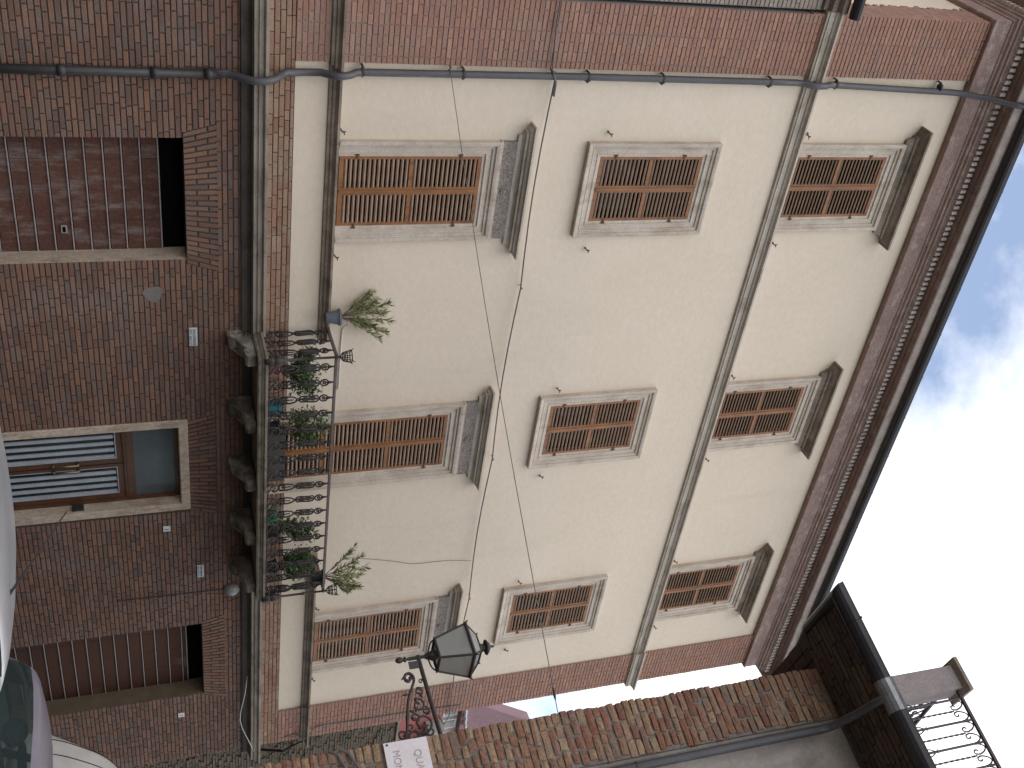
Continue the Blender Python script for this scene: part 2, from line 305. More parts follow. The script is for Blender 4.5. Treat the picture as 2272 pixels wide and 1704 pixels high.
BR = dict(ch=.006)
def brick_geo(mb, a, b, c, d, yf, yb, rng, jit=.002, ch=.005):
    # front chamfered brick, x a..b, z c..d, front face y=yf (proud towards -y), back y=yb
    j = lambda: rng.uniform(-jit, jit)
    V = [(a+ch+j(), yf+j(), c+ch+j()), (b-ch+j(), yf+j(), c+ch+j()), (b-ch+j(), yf+j(), d-ch+j()), (a+ch+j(), yf+j(), d-ch+j()),
         (a, yf+ch, c), (b, yf+ch, c), (b, yf+ch, d), (a, yf+ch, d), (a, yb, c), (b, yb, c), (b, yb, d), (a, yb, d)]
    mb.add(V, [(0,1,2,3),(4,5,1,0),(5,6,2,1),(6,7,3,2),(7,4,0,3),(8,9,5,4),(9,10,6,5),(10,11,7,6),(11,8,4,7)])
def unit_bricks(name, mat, n=6, seed=1, jit=.03, chx=.02, chz=.08):
    out = []; rng = random.Random(seed)
    for k in range(n):
        j = lambda: rng.uniform(-jit, jit)
        V = [(-.5+chx, -.5+j()*3, -.5+chz+j()), (.5-chx, -.5+j()*3, -.5+chz+j()), (.5-chx, -.5+j()*3, .5-chz+j()), (-.5+chx, -.5+j()*3, .5-chz+j()),
             (-.5,-.25,-.5),(.5,-.25,-.5),(.5,-.25,.5),(-.5,-.25,.5),(-.5,.5,-.5),(.5,.5,-.5),(.5,.5,.5),(-.5,.5,.5)]
        mb = MB(); mb.add(V, [(0,1,2,3),(4,5,1,0),(5,6,2,1),(6,7,3,2),(7,4,0,3),(8,9,5,4),(9,10,6,5),(10,11,7,6),(11,8,4,7)])
        me = mb.mesh(name); me.materials.append(mat); out.append(me)
    return out
def courses(x0, x1, z0, z1, holes, rng, course=.065, joint=.010, mode='run'):
    out = []; z = z0; row = 0
    while z < z1-.02:
        zt = min(z+course, z1); c, d = z, zt-joint
        zc = (c+d)/2
        segs = [(x0, x1)]
        for h in holes:
            hh = h(zc) if callable(h) else (h[:2] if h[2] < zc < h[3] else None)
            if not hh: continue
            ns = []
            for s in segs:
                if hh[1] <= s[0] or hh[0] >= s[1]: ns.append(s); continue
                if hh[0]-s[0] > .02: ns.append((s[0], hh[0]))
                if s[1]-hh[1] > .02: ns.append((hh[1], s[1]))
            segs = ns
        for a, b in segs:
            x = a
            if mode == 'run':
                first = rng.choice([.07, .13, .20, .25]) if a == x0 else rng.choice([.12, .25, .19])
            else: first = .125 if row % 2 else .25
            k = 0
            while x < b-.012:
                if k == 0: ln = first
                elif mode == 'run': ln = rng.choice([.255,.255,.26,.25,.25,.13,.125,.19])
                else: ln = (.25 if (k+row) % 2 == 0 else .125)
                ln *= rng.uniform(.97, 1.03)
                e = min(x+ln, b)
                if b-e < .045: e = b
                out.append((x, e-(joint if e < b else 0), c+rng.uniform(-.0015,.0015), d+rng.uniform(-.0015,.0015))); x = e; k += 1
        z = zt; row += 1
    return out

# ================================================================== PALACE
PAL = thing('palace_building', 'tall cream plastered palace with brick pilasters, nine shuttered windows and an iron balcony', 'building', (10.35, 0, GZ))
XL, XR = 3.64, 17.05; PLX, PRX = 4.47, 16.20
WX = [(5.655, 6.645), (9.84, 10.84), (14.03, 15.05)]
WZ = [(4.14, 6.02), (7.66, 9.235), (10.70, 12.30)]
# cream wall with nine openings; the middle one of the lowest row goes down to the balcony
holes = []
for i, (a, b) in enumerate(WX):
    for j, (c, d) in enumerate(WZ):
        c2 = 3.22 if (i == 1 and j == 0) else c
        holes.append((a, b, c2, d))
m = MB(); wall_grid(m, PLX-.02, PRX+.02, 3.10, 13.30, 0, holes, .2)
m.quad((XR,.0,3.1),(XR,9,3.1),(XR,9,13.8),(XR,0,13.8)); m.quad((XR,9,GZ),(XL,9,GZ),(XL,9,13.8),(XR,9,13.8))
m.quad((XL,9,GZ),(XL,.52,GZ),(XL,.52,13.5),(XL,9,13.5))
obj('wall', m, MAT['plaster'], PAL)
# mortar backing of ground floor, frieze and pilasters
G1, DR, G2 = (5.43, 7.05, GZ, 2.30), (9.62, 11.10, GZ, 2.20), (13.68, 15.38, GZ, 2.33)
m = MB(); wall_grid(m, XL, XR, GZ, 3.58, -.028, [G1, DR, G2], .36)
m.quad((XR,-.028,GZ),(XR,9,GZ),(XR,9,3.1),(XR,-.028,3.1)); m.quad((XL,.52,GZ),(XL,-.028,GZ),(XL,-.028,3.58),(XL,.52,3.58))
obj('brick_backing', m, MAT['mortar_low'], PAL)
for xa, xb in ((XL+.004, PLX-.004), (PRX+.004, XR-.004)): obj('pilaster_backing', MB().box(xa, xb, -.03, .52, 3.58, 13.5), MAT['mortar_up'], PAL)
# bricks
rng = random.Random(7)
def trap(x0a, x1a, za, x0b, x1b, zb):
    def f(z):
        if not (za < z < zb): return None
        t = (z-za)/(zb-za); return (x0a+(x0b-x0a)*t, x1a+(x1b-x1a)*t)
    return f
L1 = (5.36, 7.11, 2.30, 5.25, 7.24, 2.68); L2 = (9.60, 11.24, 2.23, 9.50, 11.36, 2.60); L3 = (13.63, 15.42, 2.33, 13.53, 15.56, 2.69)
gh = [G1, (9.56, 11.26, GZ, 2.24), G2, trap(*L1), trap(*L2), trap(*L3), lambda z: None]
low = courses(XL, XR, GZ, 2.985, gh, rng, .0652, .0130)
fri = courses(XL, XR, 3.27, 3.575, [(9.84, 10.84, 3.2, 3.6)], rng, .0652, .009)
upb = []
for x0, x1 in ((XL, PLX), (PRX, XR)):
    for z0, z1 in ((3.58, 3.99), (4.13, 10.49), (10.69, 13.24)):
        upb += courses(x0, x1, z0, z1, [], rng, .0652, .0105, 'pil')
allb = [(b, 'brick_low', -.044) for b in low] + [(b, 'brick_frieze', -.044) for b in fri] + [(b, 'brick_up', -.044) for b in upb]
def area(b):
    x, y, d = pixel(((b[0]+b[1])/2, -.044, (b[2]+b[3])/2))
    if not (-5 < x < 2277 and -5 < y < 1709) or d < 0: return 0
    return (b[1]-b[0])*(b[3]-b[2])/d**2
allb.sort(key=lambda t: -area(t[0]))
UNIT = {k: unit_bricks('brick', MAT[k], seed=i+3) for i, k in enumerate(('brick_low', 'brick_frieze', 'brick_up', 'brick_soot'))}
rest = {}
for i, (b, k, yf) in enumerate(allb):
    if i < 300:
        o = obj('brick', None, None, PAL, me=rng.choice(UNIT[k]))
        o.location = ((b[0]+b[1])/2, yf+.011+rng.uniform(-.002,.002), (b[2]+b[3])/2); o.scale = (b[1]-b[0], .022, b[3]-b[2])
    else:
        mb = rest.setdefault(k, MB()); brick_geo(mb, b[0], b[1], b[2], b[3], yf+rng.uniform(-.0025,.0025), -.02, rng, .0015, .004)
# side of the left pilaster (quoin wrapped round the corner)
mb = rest['brick_up']; z = 10.3
while z < 13.3:
    y = -.04; k = int(z*50)
    while y < .5:
        ln = rng.choice([.25,.125]); e = min(y+ln, .5+rng.uniform(-.05,.08))
        mb.box(XL-.010, XL+.02, y, e-.009, z, z+.056); y += ln
    z += .0652
for k, mb in rest.items():
    nm = {'brick_low': 'ground_floor_brickwork', 'brick_frieze': 'frieze_brickwork', 'brick_up': 'pilaster_brickwork'}[k]
    tag(obj(nm, mb, MAT[k], PAL), kind='stuff')
# flat brick lintels over the openings
def lintel(Lp, n):
    x0a, x1a, za, x0b, x1b, zb = Lp
    for i in range(n):
        for a, b in ((0, .34), (.34, 1)) if i % 2 else ((0, .7), (.7, 1)):
            def P(t, s):
                xa = x0a+(x1a-x0a)*(i+s)/n; xb = x0b+(x1b-x0b)*(i+s)/n
                return xa+(xb-xa)*t, za+(zb-za)*t
            g = .15; t0 = a+(.045 if a else .0); t1 = b-.0
            q = [P(t0, g), P(t0, 1-g), P(t1, 1-g), P(t1, g)]
            y = -.046+rng.uniform(-.002,.002); c = .004
            mb = MB(); cx = sum(p[0] for p in q)/4; cz = sum(p[1] for p in q)/4
            ins = [(cx+(p[0]-cx)*(1-.08), cz+(p[1]-cz)*.97) for p in q]
            mb.add([(p[0],y,p[1]) for p in ins]+[(p[0],y+c,p[1]) for p in q]+[(p[0],-.02,p[1]) for p in q],
                   [(0,1,2,3)]+[(4+k,4+(k+1)%4,(k+1)%4,k) for k in range(4)]+[(8+k,8+(k+1)%4,4+(k+1)%4,4+k) for k in range(4)])
            obj('lintel_brick', mb, MAT['brick_low'], PAL)
lintel(L1, 26); lintel(L2, 24); lintel(L3, 26)

# string courses and cornice
prof1 = [(-.02,3.086),(.15,3.086),(.165,3.092),(.165,3.14),(.185,3.145),(.185,3.195),(.205,3.2),(.225,3.215),(.225,3.25),(-.02,3.275)]
PJ = [(XL,.5),(XL,-.04),(PLX,-.04),(PLX,0),(PRX,0),(PRX,-.04),(XR,-.04),(XR,.5)]
def sc(prof, path, name, mat): return obj(name, MB().sweep(prof, path), MAT[mat], PAL)
cove = [(-.02,2.945),(.04,2.96),(.052,3.03),(.08,3.058),(.13,3.072),(.13,3.084),(-.02,3.084)]
for pth in ([(XL,.5),(XL,-.04),(8.13,-.04)], [(12.47,-.04),(XR,-.04),(XR,.5)]):
    so1 = sc(prof1, pth, 'string_course', 'stone_low'); obj('sooty_cove', MB().sweep(cove, pth), MAT['soot'], so1)  # shadow below the fascia, plus dirt, painted into the cove
prof2 = [(-.02,3.97),(.03,3.985),(.035,4.02),(.06,4.03),(.06,4.06),(.085,4.075),(.11,4.085),(.13,4.09),(.13,4.12),(-.02,4.135)]
sc(prof2, [(XL,.5),(XL,-.04),(PLX,-.04),(PLX,0),(8.35,0)], 'string_course', 'stone_dark'); sc(prof2, [(12.42,0),(PRX,0),(PRX,-.04),(XR,-.04),(XR,.5)], 'string_course', 'stone_dark')
prof3 = [(-.02,10.47),(.045,10.485),(.05,10.51),(.065,10.515),(.065,10.525),(.05,10.53),(.05,10.60),(.065,10.605),(.08,10.63),(.11,10.645),(.125,10.65),(.125,10.68),(-.02,10.69)]
sc(prof3, PJ, 'string_course', 'stone_band')
profc = [(-.02,13.20),(.05,13.205),(.07,13.215),(.07,13.235),(.06,13.24),(.06,13.50),(.075,13.505),(.085,13.53),(.12,13.55),(.12,13.585),(.15,13.6),(.155,13.63),(.165,13.635),(.165,13.77),(.30,13.775),(.30,13.79),(.44,13.795),(.44,13.9),(-.02,13.9)]
CP = [(XL,9),(XL,-.04),(XR,-.04),(XR,9)]
CO = sc(profc, CP, 'cornice', 'cornice')
obj('fascia', MB().sweep([(.435,13.77),(.46,13.775),(.50,13.83),(.515,13.84),(.515,13.93),(.435,13.93)], CP), MAT['fascia'], CO)
dm = MB().box(-.5,.5,-.5,.5,-.5,.5).mesh('dentil'); dm.materials.append(MAT['fascia'])
x = XL-.14
while x < XR+.16:
    o = obj('dentil', None, None, CO, me=dm); o.matrix_parent_inverse = CO.matrix_parent_inverse.copy(); o.matrix_parent_inverse = Matrix()
    o.location = (x, -.04-.165-.024, 13.705); o.scale = (.048, .05, .10); x += .0905
y = -.13
while y < .6:
    o = obj('dentil', None, None, CO, me=dm); o.location = (XL-.165-.024, y, 13.705); o.scale = (.05, .048, .10); y += .0905
gp = [(.50+.08+.085*math.cos(q), 13.965+.105*math.sin(q)) for q in [math.pi+math.pi*k/8 for k in range(9)]]
obj('gutter', MB().sweep(gp+[(.67,13.985),(.49,13.985)], CP), MAT['gutter'], PAL)
m = MB()
for k in range(16):
    xx = 4.2+k*.85; m.box(xx, xx+.02, -.04-.665, -.04-.45, 13.965, 13.998)
tag(obj('gutter_clips', m, MAT['gutter'], PAL))
m = MB(); m.add([(XL-.4,-.4,13.95),(XR+.4,-.4,13.95),(XR+.4,9.4,13.95),(XL-.4,9.4,13.95),(8,4.5,15.2),(13,4.5,15.2)], [(0,1,5,4),(1,2,5),(2,3,4,5),(3,0,4),(0,3,2,1)])
obj('roof', m, MAT['tile'], PAL)

# windows
def frame(mb, x0, x1, z0, z1, prof, bottom=True):
    # prof: (distance outside the opening, how far proud)
    n = len(prof); rows = []
    for d, p in prof:
        zb = z0-d if bottom else z0
        rows.append([(x0-d,-p,zb),(x1+d,-p,zb),(x1+d,-p,z1+d),(x0-d,-p,z1+d)])
    for i in range(n-1):
        a, b = rows[i], rows[i+1]
        for k in ((0,1,2,3) if bottom else (1,2,3)):
            k2 = (k+1) % 4; mb.quad(b[k], b[k2], a[k2], a[k])
FP = [(-.012,-.06),(-.012,.012),(.028,.014),(.030,.032),(.042,.034),(.046,.026),(.105,.028),(.108,.046),(.122,.050),(.130,.044),(.148,.050),(.152,.072),(.165,.076),(.190,.082),(.205,.082),(.205,-.01)]
slat_me = {}
def slat_mesh(wd):
    k = round(wd, 3)
    if k not in slat_me:
        m = MB(); t = R(38); dx = .020; 
        # a board tilted down and outwards
        a = Vector((0,-math.cos(t),-math.sin(t))); nn = Vector((0,-math.sin(t),math.cos(t)))
        m.obox((0,0,0), (1,0,0), a, nn, wd/2, .0228, .0108)
        me = m.mesh('slat'); me.materials.append(MAT['slat']); slat_me[k] = me
    return slat_me[k]
nslat = [0]
def shutter(x0, x1, z0, z1, rails, single, hinge_left):
    y0, y1 = -.012, .030; st = .050; rw = .058
    m = MB(); m.box(x0, x0+st, y0, y1, z0, z1); m.box(x1-st, x1, y0, y1, z0, z1)
    zs = [z0+rw]; m.box(x0+st, x1-st, y0+.003, y1-.003, z0, z0+rw)
    spans = []; lo = z0+rw
    for r in rails:
        m.box(x0+st, x1-st, y0+.003, y1-.003, r-.026, r+.026); spans.append((lo, r-.026)); lo = r+.026
    m.box(x0+st, x1-st, y0+.003, y1-.003, z1-rw, z1); spans.append((lo, z1-rw))
    # thin inner beads
    leaf = obj('shutter', m, MAT['wood'], PAL)
    hg = MB(); hx = x0-.012 if hinge_left else x1+.012
    for hz in (z0+.22, z1-.30):
        if hz > z0: hg.tube([(hx,-.022,hz-.025),(hx,-.022,hz+.025)], .012, 6); hg.box(min(hx,hx+(.05 if hinge_left else -.05)), max(hx,hx+(.05 if hinge_left else -.05)), -.020, -.0125, hz-.012, hz+.012)
    h = obj('hinge', hg, MAT['rust'], leaf)
    big = MB() if not single else None
    wd = x1-x0-2*st+.01; cx = (x0+x1)/2
    for a, b in spans:
        n = max(1, round((b-a)/.060)); p = (b-a)/n
        for i in range(n):
            z = a+(i+.5)*p
            if single and nslat[0] < 300:
                o = obj('slat', None, None, leaf, me=slat_mesh(wd)); o.location = (cx, .006, z); nslat[0] += 1
            else:
                if big is None: big = MB()
                t = R(38); big.obox((cx,.006,z), (1,0,0), Vector((0,-math.cos(t),-math.sin(t))), Vector((0,-math.sin(t),math.cos(t))), wd/2, .0228, .0108)
    if big and big.v: tag(obj('slats', big, MAT['slat'], leaf), kind='stuff')
hoodp = lambda z: [(-.01,z),(.045,z+.005),(.05,z+.05),(.075,z+.075),(.11,z+.085),(.115,z+.115),(.14,z+.12),(.165,z+.15),(.205,z+.16),(.205,z+.185),(-.01,z+.20)]
hook_me = MB().tube([(0,.02,0),(0,-.05,.0),(0,-.065,.02),(.0,-.06,.045)], .008, 5).tube([(-.03,-.055,-.02),(0,-.055,0),(.02,-.058,.03),(.045,-.055,.03)], .008, 5).sphere((-.035,-.055,-.03), .016, 5).mesh('shutter_hook'); hook_me.materials.append(MAT['rust'])
order = [(0,1),(1,1),(0,0),(1,0),(2,0),(2,1),(0,2),(1,2),(2,2)]
for i, j in order:
    a, b = WX[i]; c, d = WZ[j]; dr = (i == 1 and j == 0)
    if dr: c = 3.22
    m = MB(); frame(m, a, b, c, d, FP, bottom=(j == 1)); wf = obj('window_frame', m, MAT['stone'], PAL)
    m = MB(); m.quad((a,.13,c),(b,.13,c),(b,.13,d),(a,.13,d)); obj('window_pane', m, MAT['pane'], PAL)
    mid = (a+b)/2
    rails = [(c+d)/2] if not dr else [4.12, 5.10]
    single = (j == 1 and i < 2) or j == 0
    g_ = .004
    shutter(a+g_, mid-.002, c+.015, d-g_, rails, single, True); shutter(mid+.002, b-g_, c+.015, d-g_, rails, single, False)
    m = MB(); m.box(mid-.018, mid+.018, -.022, -.0125, c+.03, d-.02); obj('astragal', m, MAT['wood'], PAL)
    if j == 0:
        obj('rough_frieze', MB().box(a-.205, b+.205, -.045, .01, d+.235, d+.50), MAT['stone_rough'], PAL)
        obj('lintel_fillet', MB().box(a-.215, b+.215, -.078, .01, d+.207, d+.233), MAT['stone'], PAL)
        rs = MB().lathe([(.001,.014),(.02,.012),(.035,.006),(.05,.016),(.062,.0)], (0,0,0), 12); rs.v = [(mid+v[0], -.047-v[2], d+.34+v[1]) for v in rs.v]; obj('rosette', rs, MAT['stone_rough'], PAL)
        obj('window_hood', MB().sweep(hoodp(d+.43), [(a-.255,.02),(a-.255,0),(b+.255,0),(b+.255,.02)]), MAT['stone_band'], PAL)
    if j == 2:
        obj('window_hood', MB().sweep([(-.01,d+.20),(.05,d+.205),(.06,d+.23),(.085,d+.30),(.115,d+.315),(.12,d+.345),(.16,d+.365),(.205,d+.40),(.25,d+.41),(.25,d+.445),(-.01,d+.46)], [(a-.22,.02),(a-.22,0),(b+.22,0),(b+.22,.02)]), MAT['stone_dark'], PAL)
    if not dr:
        for hx in (a-.33, b+.42):
            o = obj('shutter_hook', None, None, PAL, me=hook_me); o.location = (hx, 0, {0: 4.16, 1: 7.72, 2: 10.78}[j]); o.rotation_euler = (0, rng.uniform(-.3,.3), 0)

# garage doors and main door
def garage(G, mat, yb, name):
    a, b, c, d = G
    m = MB(); p = .2065; z = c
    root = obj(name, MB().box(a-.01, b+.01, yb+.02, yb+.05, c, d), MAT['dark'], PAL)  # black sheet paints in the darkness above the top panels
    top = d-.22
    while z < top-.05:
        zt = min(z+p, top)
        for q in range(4): obj('panel', MB().box(a+(b-a)*q/4+.002, a+(b-a)*(q+1)/4-.002, yb+rng.uniform(0,.002), yb+.02, z+.004, zt-.010), MAT[mat], root)
        r = MB(); r.box(a, b, yb-.016, yb+.001, zt-.020, zt-.006); obj('rib', r, MAT['rib'], root); z = zt
    return root
r1 = garage(G1, 'garage', .27, 'garage_door')
obj('lock_plate', MB().box(6.70, 6.80, .25, .269, .86, .93), MAT['rib'], r1); obj('key_slot', MB().box(6.715, 6.785, .244, .2495, .878, .912), MAT['dark'], r1)
r2 = garage(G2, 'garage2', .27, 'garage_door')
obj('door_jamb', MB().box(7.046, 7.058, -.028, .30, GZ, 2.298), MAT['travertine'], PAL); obj('door_jamb', MB().box(15.374, 15.388, -.028, .30, GZ, 2.328), MAT['olive'], PAL)
m = MB(); frame(m, 9.69, 11.08, GZ, 2.10, [(0,-.28),(0,.05),(.012,.06),(.115,.06),(.13,.05),(.13,-.02)], bottom=False)
fr = obj('door_frame', m, MAT['travertine'], PAL)
yb = .16
m = MB(); m.box(9.69, 9.75, yb-.03, yb+.05, GZ, 2.10); m.box(11.02, 11.08, yb-.03, yb+.05, GZ, 2.10); m.box(9.75, 11.02, yb-.045, yb+.05, 1.36, 1.50); m.box(9.75, 11.02, yb-.03, yb+.05, 2.04, 2.10); m.box(9.75,11.02,yb-.055,yb-.046,1.40,1.46)
main = obj('main_door', m, MAT['doorwood'], PAL)
obj('transom_pane', MB().box(9.75, 11.02, yb+.0, yb+.012, 1.50, 2.04), MAT['frost'], main)
for a, b in ((9.755, 10.375), (10.395, 11.015)):
    m = MB(); m.box(a, a+.05, yb-.02, yb+.03, GZ, 1.355); m.box(b-.085, b, yb-.02, yb+.03, GZ, 1.355); m.box(a+.05, b-.085, yb-.02, yb+.03, 1.27, 1.355); m.box(a+.05, b-.085, yb-.02, yb+.03, GZ, GZ+.35)
    obj('leaf', m, MAT['doorwood'], main)
    obj('door_pane', MB().box(a+.05, b-.085, yb+.01, yb+.016, GZ+.35, 1.27), MAT['doorglass'], main)
    m = MB()
    for (p, q, r_, s_) in ((a+.05,b-.085,1.258,1.27),(a+.05,a+.06,GZ+.35,1.258),(b-.095,b-.085,GZ+.35,1.258)): m.box(p, q, yb-.024, yb+.009, r_, s_)
    obj('bead', m, MAT['blind'], main)
    wv = (b-.095-a-.06)
    for k in range(4):
        xx = a+.06+wv*(k+.62)/4; m = MB(); m.box(xx, xx+.053, yb-.012, yb+.008, GZ+.35, 1.245); obj('bar', m, MAT['blind'], main)
for hx in (10.33, 10.44):
    m = MB().tube([(hx,yb-.07,.42),(hx,yb-.07,.78)], .014, 8)
    for hz in (.44, .76): m.tube([(hx,yb-.02,hz),(hx,yb-.075,hz)], .02, 6)
    obj('handle', m, MAT['brass'], main, smooth=True)
obj('intercom', MB().box(11.075-.035, 11.082, -.01, .085, .62, .78), MAT['castiron'], PAL)

# downpipe
m = MB().tube([(4.63,-.10,GZ+.02),(4.63,-.10,2.68)], .052, 12)
for z in (.15, 1.05, 2.02, 2.6): m.tube([(4.63,-.10,z-.045),(4.63,-.10,z+.045)], .066, 12)
dp = obj('downpipe', m, MAT['castiron'], PAL, smooth=True)
pts = [(4.62,-.10,2.6),(4.62,-.11,2.78),(4.62,-.16,2.88),(4.62,-.26,2.98),(4.62,-.32,3.08),(4.62,-.32,3.2),(4.61,-.28,3.30),(4.60,-.17,3.40),(4.59,-.10,3.47),(4.585,-.09,3.7),(4.58,-.10,3.86),(4.58,-.16,3.95),(4.58,-.21,4.03),(4.58,-.21,4.10),(4.575,-.17,4.20),(4.57,-.10,4.28),(4.57,-.085,4.4)]
pts += [(4.55,-.085,7.3),(4.55,-.085,10.3),(4.55,-.12,10.42),(4.55,-.19,10.52),(4.55,-.20,10.62),(4.555,-.17,10.74),(4.56,-.10,10.84),(4.57,-.085,10.95),(4.63,-.085,12.95),(4.63,-.12,13.1),(4.63,-.24,13.3),(4.63,-.33,13.5),(4.63,-.52,13.74),(4.63,-.60,13.9)]
obj('pipe', MB().tube(pts, .045, 12), MAT['zinc'], dp, smooth=True)
for z in (4.36, 5.6, 7.25, 8.3, 9.9, 10.95, 12.7):
    m = MB().tube([(4.56,-.085,z-.015),(4.56,-.085,z+.015)], .056, 12).box(4.49,4.51,-.095,.0,z-.008,z+.008).box(4.61,4.63,-.095,.0,z-.008,z+.008)
    obj('pipe_clamp', m, MAT['castiron'], dp)
# grey mortar patch and iron stubs on the brickwork
m = MB()
q = [2*math.pi*k/18 for k in range(18)]; rr = [.115+.015*math.sin(3*a+1) for a in q]
m.add([(7.53+r*math.cos(a), -.0475, 1.87+r*math.sin(a)) for a, r in zip(q, rr)]+[(7.53+r*math.cos(a), -.035, 1.87+r*math.sin(a)) for a, r in zip(q, rr)], [tuple(range(18))]+[(k,(k+1)%18,18+(k+1)%18,18+k) for k in range(18)])
obj('mortar_patch', m, MAT['patch'], PAL)

# ------------------------------------------------------------------ balcony
BX0, BX1, BY = 8.08, 12.52, -.80
bp = [(-.0,3.09),(.0,3.11),(-.015,3.12),(-.015,3.15),(.02,3.16),(.03,3.185),(.03,3.212),(-.3,3.215),(-.3,3.09)]
m = MB().sweep([(-.02,3.085),(-.015,3.13),(.0,3.14),(.01,3.165),(.03,3.18),(.03,3.212),(-.02,3.212)], [(BX0,0),(BX0,BY),(BX1,BY),(BX1,0)])
m.box(BX0+.01, BX1-.01, BY+.01, -.03, 3.10, 3.208)
bal = obj('balcony', m, MAT['balslab'], PAL)
def scroll_poly():
    P = []
    # side view (y outwards negative, z), S shaped console
    P += [(0,3.085),(0,2.80)]
    for k in range(8):
        t = k/7; P.append((-.02-.20*t-.06*math.sin(t*math.pi), 2.78-.03*math.sin(t*math.pi)+.09*t*t))
    for k in range(1, 7):
        t = k/6; P.append((-.22-.26*t, 2.87+.10*t-.02*math.sin(t*math.pi)))
    P += [(-.50,2.945),(-.56,2.94),(-.63,2.95),(-.66,2.975),(-.66,3.085)]
    return P
for bx in (8.22, 9.32, 10.36, 11.40, 12.38):
    b_ = obj('bracket', MB().extrude(scroll_poly(), 'x', bx-.085, bx+.085), MAT['bracket'], bal)
    m = MB()
    for sx in (-1, 1):
        xx = bx+sx*.088
        sp = [(xx, -.13-.10*(1-t)*math.cos(t*9+.6)+.0, 2.915+.10*(1-t)*math.sin(t*9+.6)) for t in [k/22*.86 for k in range(23)]]
        m.tube(sp, .013, 5)
        m.tube([(xx,-.05,2.80),(xx,-.20,2.80),(xx,-.30,2.87),(xx,-.44,2.96),(xx,-.52,3.02)], .012, 5)
        m.tube([(xx, -.55-.035*math.cos(q), 3.0+.035*math.sin(q)) for q in [k/10*6.28 for k in range(11)]], .010, 5)
    obj('volute', m, MAT['bracket'], b_)
# one cast baluster, flat in x/z
def arc(cx, cz, r, a0, a1, n=10, sx=1.0): return [(cx+r*sx*math.cos(R(a0+(a1-a0)*k/n)), 0, cz+r*math.sin(R(a0+(a1-a0)*k/n))) for k in range(n+1)]
def spiral(cx, cz, r0, r1, a0, a1, n=16): return [(cx+(r0+(r1-r0)*k/n)*math.cos(R(a0+(a1-a0)*k/n)), 0, cz+(r0+(r1-r0)*k/n)*math.sin(R(a0+(a1-a0)*k/n))) for k in range(n+1)]
bm_ = MB(); T = .0118
bm_.tube([(-.068,0,0),(-.07,0,.06)]+arc(0,.10,.07,180,20,10)+[(.055,0,.09)], T, 5)
bm_.tube(spiral(.0,.085,.05,.012,170,-260), T*.85, 5); bm_.tube([(.06,0,0),(.052,0,.05),(.02,0,.055)], T, 5)
bm_.tube([(-.052,0,.185),(.052,0,.185)], T, 5); bm_.tube([(-.052,0,.185),(-.055,0,.30),(-.04,0,.36),(-.012,0,.395)], T, 5); bm_.tube([(.052,0,.185),(.055,0,.30),(.04,0,.36),(.012,0,.395)], T, 5)
bm_.tube(spiral(.032,.245,.026,.008,-90,230,12), T*.8, 5); bm_.tube(spiral(-.032,.245,.026,.008,-90,-410,12), T*.8, 5)
bm_.tube([(0,0,.225),(0,0,.345)], T*.8, 5); bm_.sphere((0,0,.228), .016, 5)
bm_.tube(arc(0,.405,.016,0,360,8), T*.9, 5); bm_.tube([(0,0,.185),(0,0,.165)], T, 5)
bm_.tube([(-.012,0,.42),(-.045,0,.44),(-.05,0,.48),(-.04,0,.62),(-.05,0,.655),(-.015,0,.68)], T, 5); bm_.tube([(.012,0,.42),(.045,0,.445),(.04,0,.48),(.052,0,.61),(.045,0,.655),(.015,0,.68)], T, 5)
bm_.tube([(0,0,.41),(0,0,.45),(0,0,.50),(0,0,.55),(0,0,.60),(0,0,.66),(0,0,.69)], [.008,.014,.028,.018,.026,.012,.008], 6)
for zz, sg in ((.47,1),(.47,-1),(.57,1),(.57,-1)): bm_.tube([(0,0,zz),(sg*.02,0,zz+.02),(sg*.034,0,zz+.045)], [.012,.010,.003], 5)
bm_.tube(arc(0,.745,.052,0,360,16,.95), T, 5)[0:0] if False else bm_.tube(arc(0,.745,.052,0,360,16,.95), T, 5)
bm_.tube(arc(0,.745,.018,0,360,8), T, 5); bm_.tube([(0,0,.765),(0,0,.80)], T*.8, 5)
bm_.tube([(0,0,.79),(0,0,.825),(0,0,.875)], [.022,.016,.007], 6)
bm_.tube([(0,0,.69),(0,0,.70)], .012, 6)
bme = bm_.mesh('baluster', True); bme.materials.append(MAT['iron'])
z0 = 3.212
n = 17
for k in range(n):
    o = obj('baluster', None, None, bal, me=bme); o.location = (8.31+k*(12.37-8.31)/(n-1), BY+.04, z0)
for xx in (BX0+.05, BX1-.05):
    for k in range(3):
        o = obj('baluster', None, None, bal, me=bme); o.location = (xx, -.20-k*.22, z0); o.rotation_euler = (0,0,math.pi/2)
m = MB(); m.box(BX0+.02, BX1-.02, BY+.012, BY+.068, z0+.868, z0+.90); m.box(BX0+.022, BX0+.078, BY+.069, 0, z0+.866, z0+.898); m.box(BX1-.078, BX1-.022, BY+.069, 0, z0+.866, z0+.898)
obj('handrail', m, MAT['ironrail'], bal)
m = MB(); m.box(BX0+.03, BX1-.03, BY+.03, BY+.05, z0+.02, z0+.035); obj('bottom_rail', m, MAT['iron'], bal)
